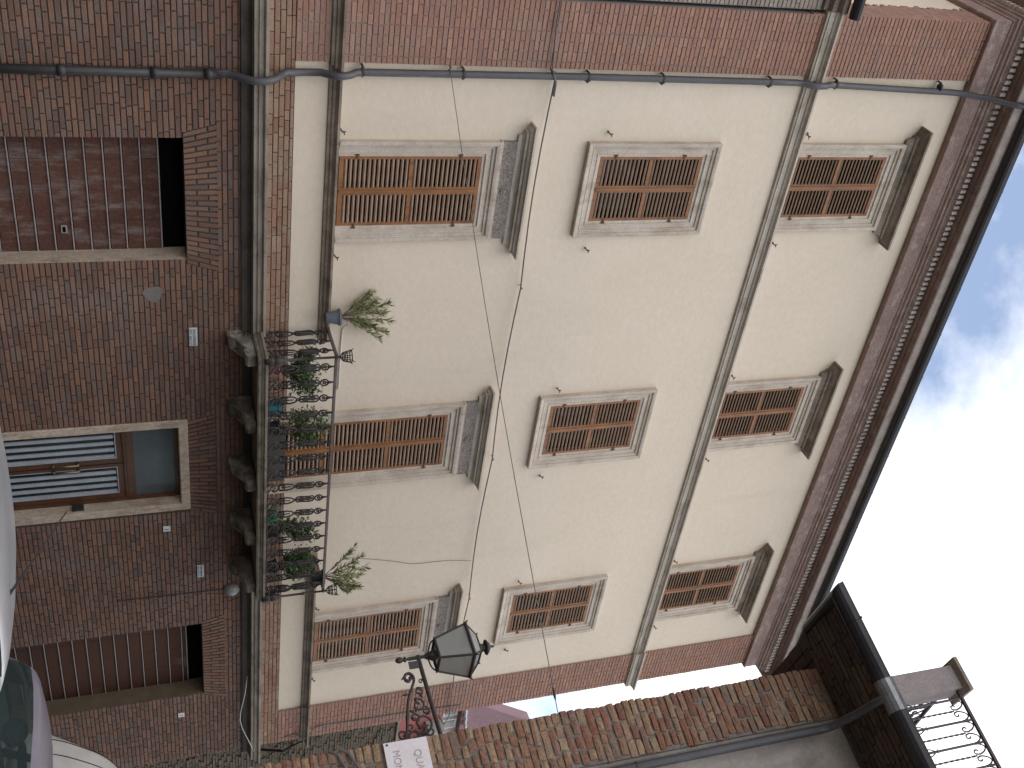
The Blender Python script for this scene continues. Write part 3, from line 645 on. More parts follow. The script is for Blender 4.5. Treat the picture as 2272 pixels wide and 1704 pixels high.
for xx in (BX0+.05, BX1-.05):
    m = MB().lathe([(.03,-.05),(.05,-.03),(.062,.03),(.062,.06),(.05,.075),(.062,.09),(.062,.16),(.045,.18),(.05,.20),(.018,.23),(.016,.55),(.028,.57),(.016,.59),(.016,.86),(.03,.88),(.016,.90),(.02,.93)], (xx, BY-.01, z0), 10)
    obj('corner_post', m, MAT['iron'], bal, smooth=True)
    m = MB(); cz = z0+.93
    for k in range(8):
        q = 2*math.pi*k/8; c, s = math.cos(q), math.sin(q)
        m.tube([(xx+.02*c, BY-.01+.02*s, cz),(xx+.055*c, BY-.01+.055*s, cz+.03),(xx+.085*c, BY-.01+.085*s, cz+.14)], .006, 4)
        if k % 2 == 0: m.tube([(xx+.085*c, BY-.01+.085*s, cz+.14),(xx+.115*c, BY-.01+.115*s, cz+.15),(xx+.125*c, BY-.01+.125*s, cz+.17)], .006, 4)
    for r_, h in ((.06,.04),(.086,.14),(.07,.08)): m.tube([(xx+r_*math.cos(2*math.pi*k/16), BY-.01+r_*math.sin(2*math.pi*k/16), cz+h) for k in range(16)], .007, 4, closed=True)
    obj('basket', m, MAT['iron'], bal)

# ------------------------------------------------------------------ plants
def leaf_quad(mb, p, d, ln, wd, rng, fold=.25):
    d = d.normalized(); s = d.cross(Vector((rng.uniform(-1,1), rng.uniform(-1,1), rng.uniform(-.2,1)))); 
    if s.length < 1e-4: s = d.orthogonal()
    s.normalize(); nn = s.cross(d)
    a = p; b = p+d*ln*.45+s*wd+nn*wd*fold; c = p+d*ln-nn*ln*.12; e = p+d*ln*.45-s*wd+nn*wd*fold; mdl = p+d*ln*.5
    mb.add([a,b,c,e,mdl], [(0,1,4),(1,2,4),(2,3,4),(3,0,4)])
def oleander(loc, lean, h, label, pot, seed):
    rng = random.Random(seed); t = thing('potted_plant', label, 'plant', loc, group='plants on the balcony')
    L0 = Vector(loc)
    m = MB().lathe([(.07,0),(.095,.13),(.105,.17),(.118,.172),(.118,.20),(.10,.20),(.095,.17),(.001,.17)], loc, 16); pt = obj('pot', m, MAT[pot], t, smooth=False)
    st = MB(); lf = MB(); base = L0+Vector((0,0,.17))
    for k in range(15):
        q = rng.uniform(0, 6.28); sp = rng.uniform(.12, .95)
        d = Vector((math.cos(q)*sp, math.sin(q)*sp*.6, 1)).normalized(); d = (d+Vector(lean)).normalized()
        ln = h*rng.uniform(.65, 1.0); pts = []
        for i in range(8):
            u = i/7; pts.append(base+d*ln*u+Vector((math.cos(q),math.sin(q)*.5,-.4))*(.10*u*u)*ln+Vector((rng.uniform(-1,1),rng.uniform(-1,1),0))*.006)
        st.tube(pts, [.006-.004*i/7 for i in range(8)], 4)
        for i in range(2, 8):
            for r_ in range(8 if i > 4 else 5):
                u = min(1, (i+rng.random())/7.); p = pts[min(7,i)].lerp(pts[min(7,i+1)], rng.random()) if i < 7 else pts[7]
                dd = (pts[min(7,i+1)]-pts[i-1]).normalized()*rng.uniform(.5,1.0)+Vector((rng.uniform(-1,1),rng.uniform(-1,1),rng.uniform(-.3,.6)))*.7
                leaf_quad(lf, p, dd, rng.uniform(.08,.14), rng.uniform(.008,.0125), rng)
    obj('stems', st, MAT['stem'], t); tag(obj('foliage', lf, MAT['leaf'], t), kind='stuff')
def bush(loc, r, h, label, pot, leafm, seed, n=900, lw=.02, ll=.06, potr=.11, poth=.2, trail=0):
    rng = random.Random(seed); t = thing('potted_plant', label, 'plant', loc, group='plants on the balcony')
    obj('pot', MB().lathe([(potr*.72,0),(potr*.95,poth*.8),(potr*1.08,poth*.82),(potr*1.08,poth),(potr*.9,poth),(potr*.88,poth*.85),(.001,poth*.85)], loc, 16), MAT[pot], t)
    st = MB(); lf = MB(); base = Vector(loc)+Vector((0,0,poth*.85))
    ends = []
    for k in range(16):
        q = rng.uniform(0,6.28); e = base+Vector((math.cos(q)*r[0]*rng.uniform(.3,1), math.sin(q)*r[1]*rng.uniform(.3,1), h*rng.uniform(.35,1)))
        if trail and k < trail: e.z = base.z+rng.uniform(-.05,.2); e.x += math.copysign(r[0]*.4, e.x-base.x)
        mid = base.lerp(e,.5)+Vector((0,0,.05)); st.tube([base, mid, e], [.006,.004,.002], 4); ends.append((mid,e))
    for k in range(n):
        a, e = rng.choice(ends); u = rng.random()**.6
        p = a.lerp(e,u)+Vector((rng.gauss(0,1)*r[0]*.2, rng.gauss(0,1)*r[1]*.2, rng.gauss(0,1)*.045))
        leaf_quad(lf, p, Vector((rng.uniform(-1,1),rng.uniform(-1,1),rng.uniform(-.5,.9))), ll*rng.uniform(.6,1.2), lw*rng.uniform(.6,1.1), rng)
    obj('stems', st, MAT['stem'], t); tag(obj('foliage', lf, MAT[leafm], t), kind='stuff')
oleander((7.93,-.16,4.05), (-.05,0,0), .72, 'feathery oleander in a blue grey pot hung outside the left end of the balcony', 'pot_blue', 4)
oleander((12.36,-.62,3.93), (.10,0,0), .72, 'feathery oleander in a dark pot at the right end of the balcony rail', 'pot_black', 9)
zb = 3.212
bush((8.50,-.55,zb), (.34,.2), .62, 'dark leafy bush in a terracotta pot behind the left corner post of the balcony', 'pot_terra', 'leaf2', 11, 1700, .015, .06)
bush((9.42,-.56,zb), (.26,.2), .72, 'light green bush in a black pot just left of the balcony door', 'pot_black', 'leaf3', 12, 1300, .014, .065)
bush((11.35,-.56,zb), (.22,.16), .58, 'small leafy bush in a dark pot beside the green plastic pot on the balcony', 'pot_black', 'leaf2', 13, 1100, .016, .06, trail=3)
bush((12.08,-.56,zb), (.26,.2), .60, 'dense round dark green bush at the right end of the balcony', 'pot_black', 'leaf2', 14, 3200, .014, .052)
t = thing('planter', 'empty teal planter between two bushes on the balcony', 'planter', (9.05,-.6,zb)); obj('tub', MB().lathe([(.10,0),(.125,.16),(.14,.165),(.14,.19),(.115,.19),(.11,.17),(.001,.05)], (9.05,-.6,zb), 16), MAT['pot_teal'], t); obj('rim', MB().lathe([(.135,.19),(.146,.192),(.146,.205),(.13,.205)], (9.05,-.6,zb), 16), MAT['pot_teal'], t)
t = thing('watering_can', 'bright green plastic watering can on the balcony floor', 'watering can', (11.0,-.6,zb))
c0 = (11.0,-.6,zb); obj('body', MB().lathe([(.08,0),(.095,.02),(.09,.17),(.06,.2),(.05,.2)], c0, 14), MAT['pot_green'], t, smooth=True)
obj('spout', MB().tube([(11.08,-.6,zb+.05),(11.17,-.6,zb+.14),(11.22,-.6,zb+.23)], [.022,.016,.013], 8), MAT['pot_green'], t, smooth=True); obj('handle', MB().tube([(10.92,-.6,zb+.05),(10.84,-.6,zb+.10),(10.86,-.6,zb+.20),(10.95,-.6,zb+.24),(11.03,-.6,zb+.19)], .012, 6), MAT['pot_green'], t, smooth=True)

# ------------------------------------------------------------------ small signs and fittings on the palace
def text_mesh(s, size, extr=.001):
    cu = bpy.data.curves.new('t', 'FONT'); cu.body = s; cu.size = size; cu.extrude = extr; cu.align_x = 'LEFT'
    o = bpy.data.objects.new('t', cu); COL.objects.link(o)
    dg = bpy.context.evaluated_depsgraph_get(); me = bpy.data.meshes.new_from_object(o.evaluated_get(dg))
    bpy.data.objects.remove(o); return me
def lettering(name, s, size, parent, loc, fit=None, rot=(R(90),0,0), mat='black', up=1.0):
    me = text_mesh(s, size); me.name = name; me.materials.clear(); me.materials.append(MAT[mat])
    wd = max(v.co.x for v in me.vertices)
    for v in me.vertices:
        if fit: v.co.x *= fit/wd
        v.co.y *= up
    o = bpy.data.objects.new(name, me); COL.objects.link(o); o.parent = parent; o.matrix_parent_inverse = PINV.get(parent.name, Matrix()); o.location = loc; o.rotation_euler = rot
    return o
def notice(x, z, wd, ht, lines, label):
    t = thing('notice_plate', label, 'sign', (x, -.05, z))
    obj('plate', MB().box(x, x+wd, -.062, -.046, z, z+ht), MAT['enamel'], t)
    for i, (s, h) in enumerate(lines):
        lettering('lettering', s, h, t, (x+.012, -.0632, z+ht-.012-sum(l[1] for l in lines[:i+1])*.92), wd-.024)
notice(8.06, 2.29, .275, .105, [('DIVIETO AFFISSIONE', .05), ('ART. 663 C.P.', .045)], 'white enamel no-bills plate on brick left of the main door, under the balcony')
notice(12.37, 2.29, .25, .095, [('DIVIETO AFFISSIONE', .042), ('ART. 663 C.P.', .042)], 'white enamel no-bills plate on brick right of the main door, below the balcony end')
def number(x, z, label):
    t = thing('house_number', label, 'sign', (x, -.05, z))
    obj('plate', MB().box(x, x+.10, -.058, -.045, z, z+.10), MAT['enamel'], t); lettering('digit', '1', .085, t, (x+.032, -.0592, z+.02), .03)
number(11.50, 1.83, 'small white house number tile on brick right of the main door'); number(15.80, 1.90, 'small white house number tile on brick right of the narrow garage door')
t = thing('wall_lamp', 'round grey bulkhead lamp on brick under the right end of the balcony', 'lamp', (12.98,-.05,2.80))
m = MB().lathe([(.105,0),(.11,.03),(.095,.06),(.05,.085),(.001,.09)], (0,0,0), 16); m.v = [(12.98+v[0], -.046-v[2], 2.80+v[1]) for v in m.v]; obj('dome', m, MAT['greydome'], t, smooth=True)
m = MB().lathe([(.118,0),(.118,.025),(.104,.03)], (0,0,0), 16); m.v = [(12.98+v[0], -.044-v[2], 2.80+v[1]) for v in m.v]; obj('rim', m, MAT['rib'], t)
obj('conduit', MB().tube([(12.95,-.058,2.70),(12.93,-.058,1.55),(12.93,-.058,1.1)], .008, 6), MAT['castiron'], t)
# cables
def cable(pts, r, label, mat='cable', extra=None):
    o = obj('cable', MB().tube(pts, r, 5), MAT[mat]); return tag(o, label, 'cable')
pts = [(3.2,-.09,6.70),(3.9,-.09,6.70),(4.47,-.10,6.74)]+[(4.5+12.5*k/24, -.10-.0*k, 6.80-.05*math.sin(math.pi*((k % 6)/6.))) for k in range(25)]+[(17.3,-.10,6.72),(18.3,2,6.7)]
cb = cable(pts, .011, 'thick dark service cable strung level along the cream facade above the lower windows')
m = MB()
for k in range(25):
    if k % 6 == 0 and 0 < k < 24:
        xx = 4.5+12.5*k/24; m.tube([(xx,.0,6.82),(xx,-.12,6.82),(xx,-.13,6.79)], .006, 5)
obj('cable_hooks', m, MAT['rust'], cb)
obj('strain_link', MB().tube([(4.48,-.03,6.74),(4.52,-.12,6.76),(4.62,-.14,6.80),(4.8,-.115,6.81)], [.012,.018,.012,.016], 6), MAT['cable'], cb)

# ================================================================== CORNER HOUSE (right, near)
CX, CY = 7.80, -7.0; ANG = math.atan2(-.9694, .2455)
HO = thing('corner_brick_house', 'near house of rough old brick with broad brick eaves and a terrace railing', 'building', (CX, CY, 0), ANG, local=True)
# local frame: x along the wall towards the camera, y into the house
ZW = 7.62
m = MB(); m.box(.008, .50, .003, .5, GZ, ZW); m.box(.008, 10, .5, 8, GZ, ZW); m.box(.50, 10, .10, .5, GZ, ZW-.0)
core = obj('wall_core', m, MAT['mortar_old'], HO)
m = MB(); m.box(.49, 10, .045, .099, GZ, ZW); obj('plaster_wall', m, MAT['grey_plaster'], HO)
obj('plaster_edge', MB().box(.49, .525, .03, .044, GZ, ZW), MAT['grey_plaster'], HO)
rng = random.Random(21)
bl = []
z = GZ; row = 0
while z < ZW-.03:
    h = rng.uniform(.066, .079); x = 0; end = .49+rng.uniform(-.03,.02) 
    seq = rng.choice([[.25,.13,.2],[.13,.25,.2],[.2,.14,.2],[.27,.25],[.15,.12,.25],[.10,.13,.12,.15],[.16,.18,.2]])
    for i, ln in enumerate(seq):
        e = min(x+ln*rng.uniform(.92,1.08), end)
        if i == len(seq)-1 or end-e < .06: e = end
        bl.append((x+rng.uniform(-.012,.008) if i == 0 else x, e-rng.uniform(.010,.024) if e < end else e, z+rng.uniform(-.004,.004), z+h-rng.uniform(.010,.022))); x = e
        if e >= end: break
    z += h
restb = MB()
def rough_brick(a, b, c, d, yf, rng):
    # irregular worn brick with a bulging front, 3x2 front cells
    V = []; n = 4; mrows = 3
    for j in range(mrows):
        for i in range(n):
            u, v = i/(n-1), j/(mrows-1); ex = min(u,1-u)*3; ez = min(v,1-v)*2
            bul = (.006*min(1,ex)+.005*min(1,ez))+.008; 
            V.append((a+(b-a)*u+rng.uniform(-.004,.004), yf+.016-bul+rng.uniform(-.004,.004), c+(d-c)*v+rng.uniform(-.004,.004)))
    Fs = [(j*n+i, j*n+i+1, (j+1)*n+i+1, (j+1)*n+i) for j in range(mrows-1) for i in range(n-1)]
    ring = [0,1,2,3,7,11,10,9,8,4]; bk = len(V)
    for k in ring: V.append((V[k][0], yf+.05, V[k][2]))
    for k in range(len(ring)):
        k2 = (k+1) % len(ring); Fs.append((ring[k2], ring[k], bk+k, bk+k2))
    return V, Fs
rough_me = []
for k in range(14):
    mb = MB(); V, Fs = rough_brick(-.125, .125, -.03, .03, 0, rng); mb.add(V, Fs); me = mb.mesh('brick', False); me.materials.append(MAT['brick_old']); rough_me.append(me)
for b in bl:
    if b[2] > 2.0:
        o = obj('brick', None, None, HO, me=rng.choice(rough_me)); o.location = ((b[0]+b[1])/2, -.013+rng.uniform(-.006,.005), (b[2]+b[3])/2)
        o.scale = ((b[1]-b[0])/.25, 1, (b[3]-b[2])/.06); o.rotation_euler = (0, rng.uniform(-.025,.025), 0)
    else:
        V, Fs = rough_brick(b[0], b[1], b[2], b[3], -.010, rng); restb.add(V, Fs)
# end wall facing the palace
z = GZ
while z < ZW-.03:
    y = .0; 
    while y < 3:
        ln = rng.choice([.25,.13,.2]); restb.box(-.012+rng.uniform(-.008,.006), .02, y+.05, y+ln+.035, z, z+.058); y += ln
    z += .0725
tag(obj('brickwork', restb, MAT['brick_old'], HO), kind='stuff')
# nearly flat brick eaves in slightly stepped courses
OV, OE, NS = .64, .33, 10
eav = obj('eaves_core', MB().box(.02, 10, .02, 6, ZW+.012, ZW+.3), MAT['mortar_old'], HO)
for i in range(NS):
    f0, f1 = i/NS, (i+1)/NS; zz = ZW+.005*i
    y0, y1 = -OV*f1, -OV*f0; xs = -OE
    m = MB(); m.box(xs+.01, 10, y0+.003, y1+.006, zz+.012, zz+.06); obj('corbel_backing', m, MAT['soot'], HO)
    x = xs+rng.uniform(-.01,.01)
    while x < 3.4:
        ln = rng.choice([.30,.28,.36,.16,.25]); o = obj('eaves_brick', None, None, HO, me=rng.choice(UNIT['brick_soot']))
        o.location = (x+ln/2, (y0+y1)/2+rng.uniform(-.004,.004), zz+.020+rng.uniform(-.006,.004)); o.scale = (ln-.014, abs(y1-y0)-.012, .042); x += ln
m = MB()
for r_ in range(2):
    y = .0
    while y < 2.2:
        ln = rng.choice([.25,.27,.13]); m.box(-OE+r_*.12+rng.uniform(-.006,.003), -OE+r_*.12+.11, y, y+ln-.012, ZW+.002, ZW+.045); y += ln
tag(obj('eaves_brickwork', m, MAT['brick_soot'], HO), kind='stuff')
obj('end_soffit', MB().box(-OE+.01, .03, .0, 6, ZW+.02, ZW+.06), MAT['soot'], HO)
ZG = ZW+.005*NS
obj('eaves_slab', MB().box(-OE-.03, 10, -OV-.03, 6, ZG+.022, ZG+.09), MAT['stone_dark'], HO)
gq = [(.075+.085*math.cos(q), ZG+.065+.105*math.sin(q)) for q in [math.pi+math.pi*k/8 for k in range(9)]]
obj('gutter', MB().sweep(gq+[(.165,ZG+.08),(-.015,ZG+.08)], [(-OE+.02,-OV+.60),(-OE+.02,-OV-.0),(10,-OV-.0)]), MAT['gutter'], HO)
gs = [(p+(.006 if p > .07 else -.002), z-.006) for p, z in gq]
for a, b, mt in ((.50,.80,'newzinc'),(-.10,-.08,'gutter')):
    obj('gutter_sleeve', MB().sweep(gs+[(.177,ZG+.084),(-.021,ZG+.084)], [(a,-OV),(b,-OV)]), MAT[mt], HO)
pp = [(.66,-OV-.07,ZG+.02),(.65,-OV-.04,ZG-.05),(.625,-.38,7.56),(.605,-.14,7.46),(.60,-.06,7.36),(.60,-.055,7.25),(.625,-.055,GZ+.1)]
def smooth_path(P, n=4):
    P = [Vector(p) for p in P]; out = []
    for i in range(len(P)-1):
        p0, p1, p2, p3 = P[max(i-1,0)], P[i], P[i+1], P[min(i+2,len(P)-1)]
        for k in range(n):
            t = k/n; out.append(.5*((2*p1)+(p2-p0)*t+(2*p0-5*p1+4*p2-p3)*t*t+(3*p1-p0-3*p2+p3)*t**3))
    out.append(P[-1]); return out
obj('downpipe', MB().tube(smooth_path(pp[:6])+[Vector(pp[6])], .039, 12), MAT['zinc'], HO, smooth=True)
obj('downpipe_collar', MB().tube([(.608,-.055,5.45),(.608,-.055,5.47)], .046, 12), MAT['castiron'], HO)
# roof tiles along the edge
tm = MB()
for k in range(9):
    q = math.pi*k/8; tm.add([], [])
nn = 8
tv = [(.085*math.cos(math.pi*k/nn), yy, .075*math.sin(math.pi*k/nn)) for yy in (0,.42) for k in range(nn+1)] + [(.07*math.cos(math.pi*k/nn), yy, .06*math.sin(math.pi*k/nn)) for yy in (0,.42) for k in range(nn+1)]
a_ = nn+1
tm.add(tv, [(k, k+1, a_+k+1, a_+k) for k in range(nn)]+[(2*a_+k+1, 2*a_+k, 3*a_+k, 3*a_+k+1) for k in range(nn)]+[(k+1, k, 2*a_+k, 2*a_+k+1) for k in range(nn)]+[(0,a_,3*a_,2*a_),(nn,2*a_+nn,3*a_+nn,a_+nn)])
tme = tm.mesh('roof_tile'); tme.materials.append(MAT['tile'])
for r_ in range(3):
    for k in range(18):
        if r_ == 0 and k in (3,4,5): continue
        o = obj('roof_tile', None, None, HO, me=tme); o.location = (-OE+.10+k*.185, -OV+.05+r_*.34, ZG+.10+r_*.09+rng.uniform(-.008,.008)); o.rotation_euler = (R(13), 0, rng.uniform(-.05,.05))
obj('roof', MB().box(-.1, 10, .1, 6, ZG+.10, ZG+.36), MAT['tile'], HO)
# terrace pillar and railings
TZ = ZG+.36
obj('terrace_pillar', MB().box(.10, .345, .30, .56, TZ, 9.33), MAT['pillar'], HO)
m = MB(); m.add([(.04,.24,9.36),(.405,.24,9.36),(.405,.62,9.36),(.04,.62,9.36),(.04,.24,9.40),(.405,.24,9.40),(.405,.62,9.40),(.04,.62,9.40),(.10,.30,9.33),(.345,.30,9.33),(.345,.56,9.33),(.10,.56,9.33)],
    [(4,5,6,7),(0,1,5,4),(1,2,6,5),(2,3,7,6),(3,0,4,7),(8,9,1,0),(9,10,2,1),(10,11,3,2),(11,8,0,3)]); obj('pillar_cap', m, MAT['stone_dark'], HO)
def railing(L, label):
    # local railing along +x, z from 0 (floor) to .72
    H = 9.29-TZ-.16
    parts = [('top_rail', MB().box(0, L, -.016, .016, H, H+.03)), ('bottom_rail', MB().box(0, L, -.008, .008, .05, .07))]
    b = 0.085; k = 0
    while b < L:
        if k % 2 == 0:
            m = MB().tube([(b,0,0),(b,0,H)], .0125, 6)
            for sg in (-1, 1): m.tube([(b,0,.27),(b+sg*.03,0,.33),(b+sg*.045,0,.40),(b+sg*.03,0,.47),(b,0,.53)], .0065, 4)
            for zz in (.27,.53):
                m.sphere((b,0,zz), .014, 5)
                for sg in (-1,1): m.tube([(b,0,zz),(b+sg*.028,0,zz+(.03 if zz > .4 else -.03))], [.006,.003], 4)
            m.sphere((b,0,H-.10), .016, 5); m.sphere((b,0,.15), .016, 5)
        else:
            m = MB(); zz = .16; c = MB()
            m.tube([(b,0,.1+.5*(H-.2)*0)]+[(b,0,.14+i*(H-.30)/36) for i in range(37)], [.004]+[.006+.0065*abs(math.sin(i*math.pi/3)) for i in range(37)], 5)
            for sg in (-1, 1):
                for top in (1, -1):
                    zc = H-.125 if top > 0 else .16
                    sp = [(b+sg*.1155,0,zc-top*.05),(b+sg*.108,0,zc+top*.045),(b+sg*.075,0,zc+top*.105),(b+sg*.035,0,zc+top*.085),(b+sg*.010,0,zc+top*.015),(b+sg*.022,0,zc-top*.035),(b+sg*.050,0,zc-top*.035),(b+sg*.055,0,zc-top*.002),(b+sg*.038,0,zc+top*.006)]
                    m.tube(smooth_path(sp, 3), .0085, 4)
            m.sphere((b,0,H-.16), .010, 4)
        parts.append(('rail_bar', m)); b += .1155; k += 1
    return parts
for (lx, ly, rz, LL, nm) in ((.345, .36, 0, 3.6, 'terrace_railing'), (.25, .56, R(84), 2.4, 'terrace_railing')):
    ps = railing(LL, '')
    root = obj(nm, ps[0][1], MAT['purpleiron'], HO); root.location = (lx, ly, TZ+.16); root.rotation_euler = (0,0,rz)
    for pn, mb in ps[1:]: obj(pn, mb, MAT['purpleiron'], root)

# street name stone on the corner house
def on_house(name, label, cat, x, y, z): 
    p = Matrix.Rotation(ANG,4,'Z') @ Vector((x,y,0)); return thing(name, label, cat, (CX+p.x, CY+p.y, z), ANG, local=True)
t = on_house('street_sign', 'white marble street name stone on the rough brick corner under the lantern', 'sign', 0, 0, 3.345)
obj('slab', MB().box(.01, .62, -.040, -.012, 0, .372), MAT['marble'], t)
lettering('lettering', 'QUAR', .088, t, (.105, -.0412, .245), .23, mat='letter'); lettering('lettering', 'MONTE', .088, t, (.085, -.0412, .065), .27, mat='letter')
for xx, zz in ((.03,.03),(.59,.03),(.59,.345)): obj('fixing', MB().sphere((xx,-.042,zz), .010, 5), MAT['rust'], t)
# lantern on the corner, arm at right angles to the end wall (local -x)
t = on_house('street_lantern', 'black iron street lantern on a scrolled bracket from the brick corner', 'street lamp', 0, .12, 3.6)
zo = 3.6
m = MB().tube([(.0,0,3.885-zo),(-.80,0,3.838-zo)], .020, 8); m.box(-.012,.012,-.05,.05,3.50-zo,3.98-zo)
obj('arm', m, MAT['iron'], t)
ax = -.782
m = MB().lathe([(.001,-.005),(.022,.01),(.030,.035),(.022,.06),(.012,.07),(.026,.08),(.026,.09),(.012,.10),(.018,.125),(.016,.26),(.03,.30),(.055,.345),(.045,.37),(.02,.40)], (ax,0,3.63-zo), 10); obj('stem', m, MAT['iron'], t, smooth=True)
B0, B1, ZB, ZT = .103, .172, 4.005-zo, 4.305-zo
def ring4(h, z): return [(ax+h,0+h,z),(ax-h,h,z),(ax-h,-h,z),(ax+h,-h,z)]
def rot45(P, q=R(-9.3)):
    c, s = math.cos(q), math.sin(q); return [(ax+(p[0]-ax)*c-p[1]*s, (p[0]-ax)*s+p[1]*c, p[2]) for p in P]
A, B = rot45(ring4(B0,ZB)), rot45(ring4(B1,ZT)); C_ = rot45(ring4(.088,4.40-zo)); D_ = rot45(ring4(.045,4.425-zo))
m = MB()
for k in range(4):
    k2 = (k+1) % 4
    m.tube([A[k],B[k]], .011, 6); m.tube([A[k],A[k2]], .013, 6); m.tube([B[k],B[k2]], .017, 6); m.tube([B[k],C_[k]], .009, 6); m.tube([C_[k],C_[k2]], .010, 6)
    v = Vector(B[k])-Vector((ax,0,B[k][2])); v.normalize()
    m.tube([B[k], Vector(B[k])+v*.03+Vector((0,0,.028))], [.016,.003], 5); m.tube([A[k], Vector(A[k])+v*.018-Vector((0,0,.012))], [.012,.004], 5); m.tube([C_[k], Vector(C_[k])+v*.02+Vector((0,0,.015))], [.010,.003], 5)
    m.tube(smooth_path([A[k], Vector(A[k])*.75+Vector((ax,0,A[k][2]))*.25-Vector((0,0,.045)), Vector((ax,0,0))+v*.03+Vector((0,0,ZB-.075)), Vector((ax,0,ZB-.10))+v*.02],3), .008, 5)
obj('lantern_frame', m, MAT['iron'], t)
for k in range(4):
    k2 = (k+1) % 4; m = MB(); m.quad(A[k],A[k2],B[k2],B[k]); obj('lantern_pane', m, MAT['lampglass'], t)
    m = MB(); m.quad(B[k],B[k2],C_[k2],C_[k]); obj('roof_pane', m, MAT['gutter' if k % 2 else 'lampglass'], t)
m = MB(); m.add(C_+D_, [(k,(k+1)%4,4+(k+1)%4,4+k) for k in range(4)]); m.lathe([(.05,4.42-zo),(.036,4.45-zo),(.036,4.468-zo),(.068,4.475-zo),(.072,4.487-zo),(.045,4.51-zo),(.015,4.528-zo),(.008,4.54-zo),(.013,4.552-zo),(.001,4.565-zo)], (ax,0,0), 14); obj('cap', m, MAT['iron'], t)
obj('bulb', MB().sphere((ax,0,4.13-zo), .035, 7, (1,1,1.4)).lathe([(.02,4.0-zo),(.025,4.09-zo)], (ax,0,0), 8), MAT['enamel'], t, smooth=True)
obj('name_plate', MB().box(-.742,-.672,-.028,-.018,3.735-zo,3.825-zo), MAT['gutter'], t)
m = MB()
def sc2(P, r, n=4): m.tube([(p[0],0,p[1]-zo) for p in [(q.x,q.z) for q in smooth_path([(a,0,b) for a,b in P], n)]], r, 6)
sc2([(-.02,3.50),(-.05,3.56),(-.12,3.60),(-.25,3.63),(-.40,3.67),(-.50,3.72),(-.57,3.755),(-.62,3.75),(-.645,3.72),(-.63,3.685),(-.595,3.68),(-.575,3.705),(-.59,3.73),(-.61,3.72)], [.016]*0 or .014)
def sp2(cx, cz, r0, r1, a0, a1, w=.009, n=22): m.tube([(cx+(r0+(r1-r0)*k/n)*math.cos(R(a0+(a1-a0)*k/n)), 0, cz-zo+(r0+(r1-r0)*k/n)*math.sin(R(a0+(a1-a0)*k/n))) for k in range(n+1)], w, 5)
sp2(-.17,3.75,.10,.015,-60,480,.011); sp2(-.07,3.66,.06,.012,0,-420,.010); sp2(-.34,3.745,.065,.012,200,-260,.009); sp2(-.09,3.80,.055,.012,180,600,.009); sp2(-.46,3.775,.04,.010,0,420,.008); sp2(-.555,3.815,.022,.006,90,520,.006); sp2(-.10,3.56,.05,.010,90,-380,.010); sp2(-.23,3.69,.05,.01,0,430,.009); sp2(-.05,3.73,.05,.01,90,500,.010); sp2(-.28,3.80,.035,.008,180,-260,.008); sp2(-.15,3.64,.035,.008,0,-380,.009)
for cx, cz, a in ((-.30,3.66,60),(-.24,3.80,120),(-.40,3.72,30),(-.40,3.80,200),(-.28,3.71,150),(-.50,3.76,80),(-.56,3.72,250),(-.45,3.68,270),(-.62,3.69,300),(-.20,3.69,200),(-.13,3.70,100),(-.06,3.75,40),(-.06,3.58,20)):
    d = Vector((math.cos(R(a)),0,math.sin(R(a)))); p = Vector((cx,0,cz-zo)); m.tube([p, p+d*.025, p+d*.055], [.005,.014,.002], 5)
obj('bracket_scrolls', m, MAT['iron'], t, smooth=True)

# overhead wire from the palace to the corner house
def hw(x, y, z):
    p = Matrix.Rotation(ANG,4,'Z') @ Vector((x,y,0)); return Vector((CX+p.x, CY+p.y, z))
a, b = Vector((4.50,-.06,5.43)), hw(.03,-.02,4.92)
pts = [a.lerp(b, k/30)-Vector((0,0,.05*math.sin(math.pi*k/30))) for k in range(31)]
wr = cable(pts, .0045, 'thin overhead wire slanting from the palace downpipe across to the rough brick corner')
obj('insulator', MB().tube([pts[29],pts[29].lerp(pts[30],.3),pts[29].lerp(pts[30],.45)], [.006,.013,.006], 6), MAT['iron'], wr); obj('wall_hook', MB().tube([(4.47,0,5.43),(4.49,-.07,5.44),(4.53,-.06,5.41)], .010, 5), MAT['rust'], wr)
o = obj('cable', MB().tube(smooth_path([(7.98,-.22,4.35),(8.1,-.10,4.36),(8.22,-.02,4.32),(8.6,-.015,4.31),(9.0,-.015,4.31),(9.22,-.015,4.31),(9.25,-.015,4.27)],3), .009, 5), MAT['whitetube']); tag(o, 'short white cable on the cream wall beside the blue grey pot', 'cable')
o = obj('cable', MB().tube(smooth_path([(12.62,-.01,4.6),(12.72,-.01,5.0),(12.85,-.01,5.45),(12.95,-.01,5.75),(12.97,-.01,6.3),(13.0,-.05,6.74)],3), .004, 5), MAT['cable']); tag(o, 'thin wire rising up the cream wall from the right oleander', 'cable')
o = obj('cable', MB().tube(smooth_path([(16.85,-.06,7.0),(16.8,-.06,6.2),(16.78,-.06,5.0),(16.76,-.06,4.3),(16.85,-.14,4.15),(16.9,-.16,4.05),(16.88,-.06,3.9),(16.92,-.06,3.7)],3), .012, 5), MAT['cable']); tag(o, 'grey cable running down the right brick pilaster of the palace', 'cable')
o = obj('cable', MB().tube(smooth_path([(15.0,-.06,3.05),(15.3,-.26,2.98),(16.0,-.24,2.90),(16.6,-.26,3.05),(17.0,-.2,3.15)],3), .006, 5), MAT['whitetube']); tag(o, 'pale loose wire drooping below the string course near the right pilaster', 'cable')
def loose(P, r): return obj('cable', MB().tube([hw(*p) for p in P], r, 5), MAT['cable'])
tag(loose([(-.02,-.02,2.98),(.03,-.035,3.05),(.2,-.04,3.12),(.5,-.04,3.15)], .012), 'upper of two grey cables looping round the rough brick corner below the marble sign', 'cable')
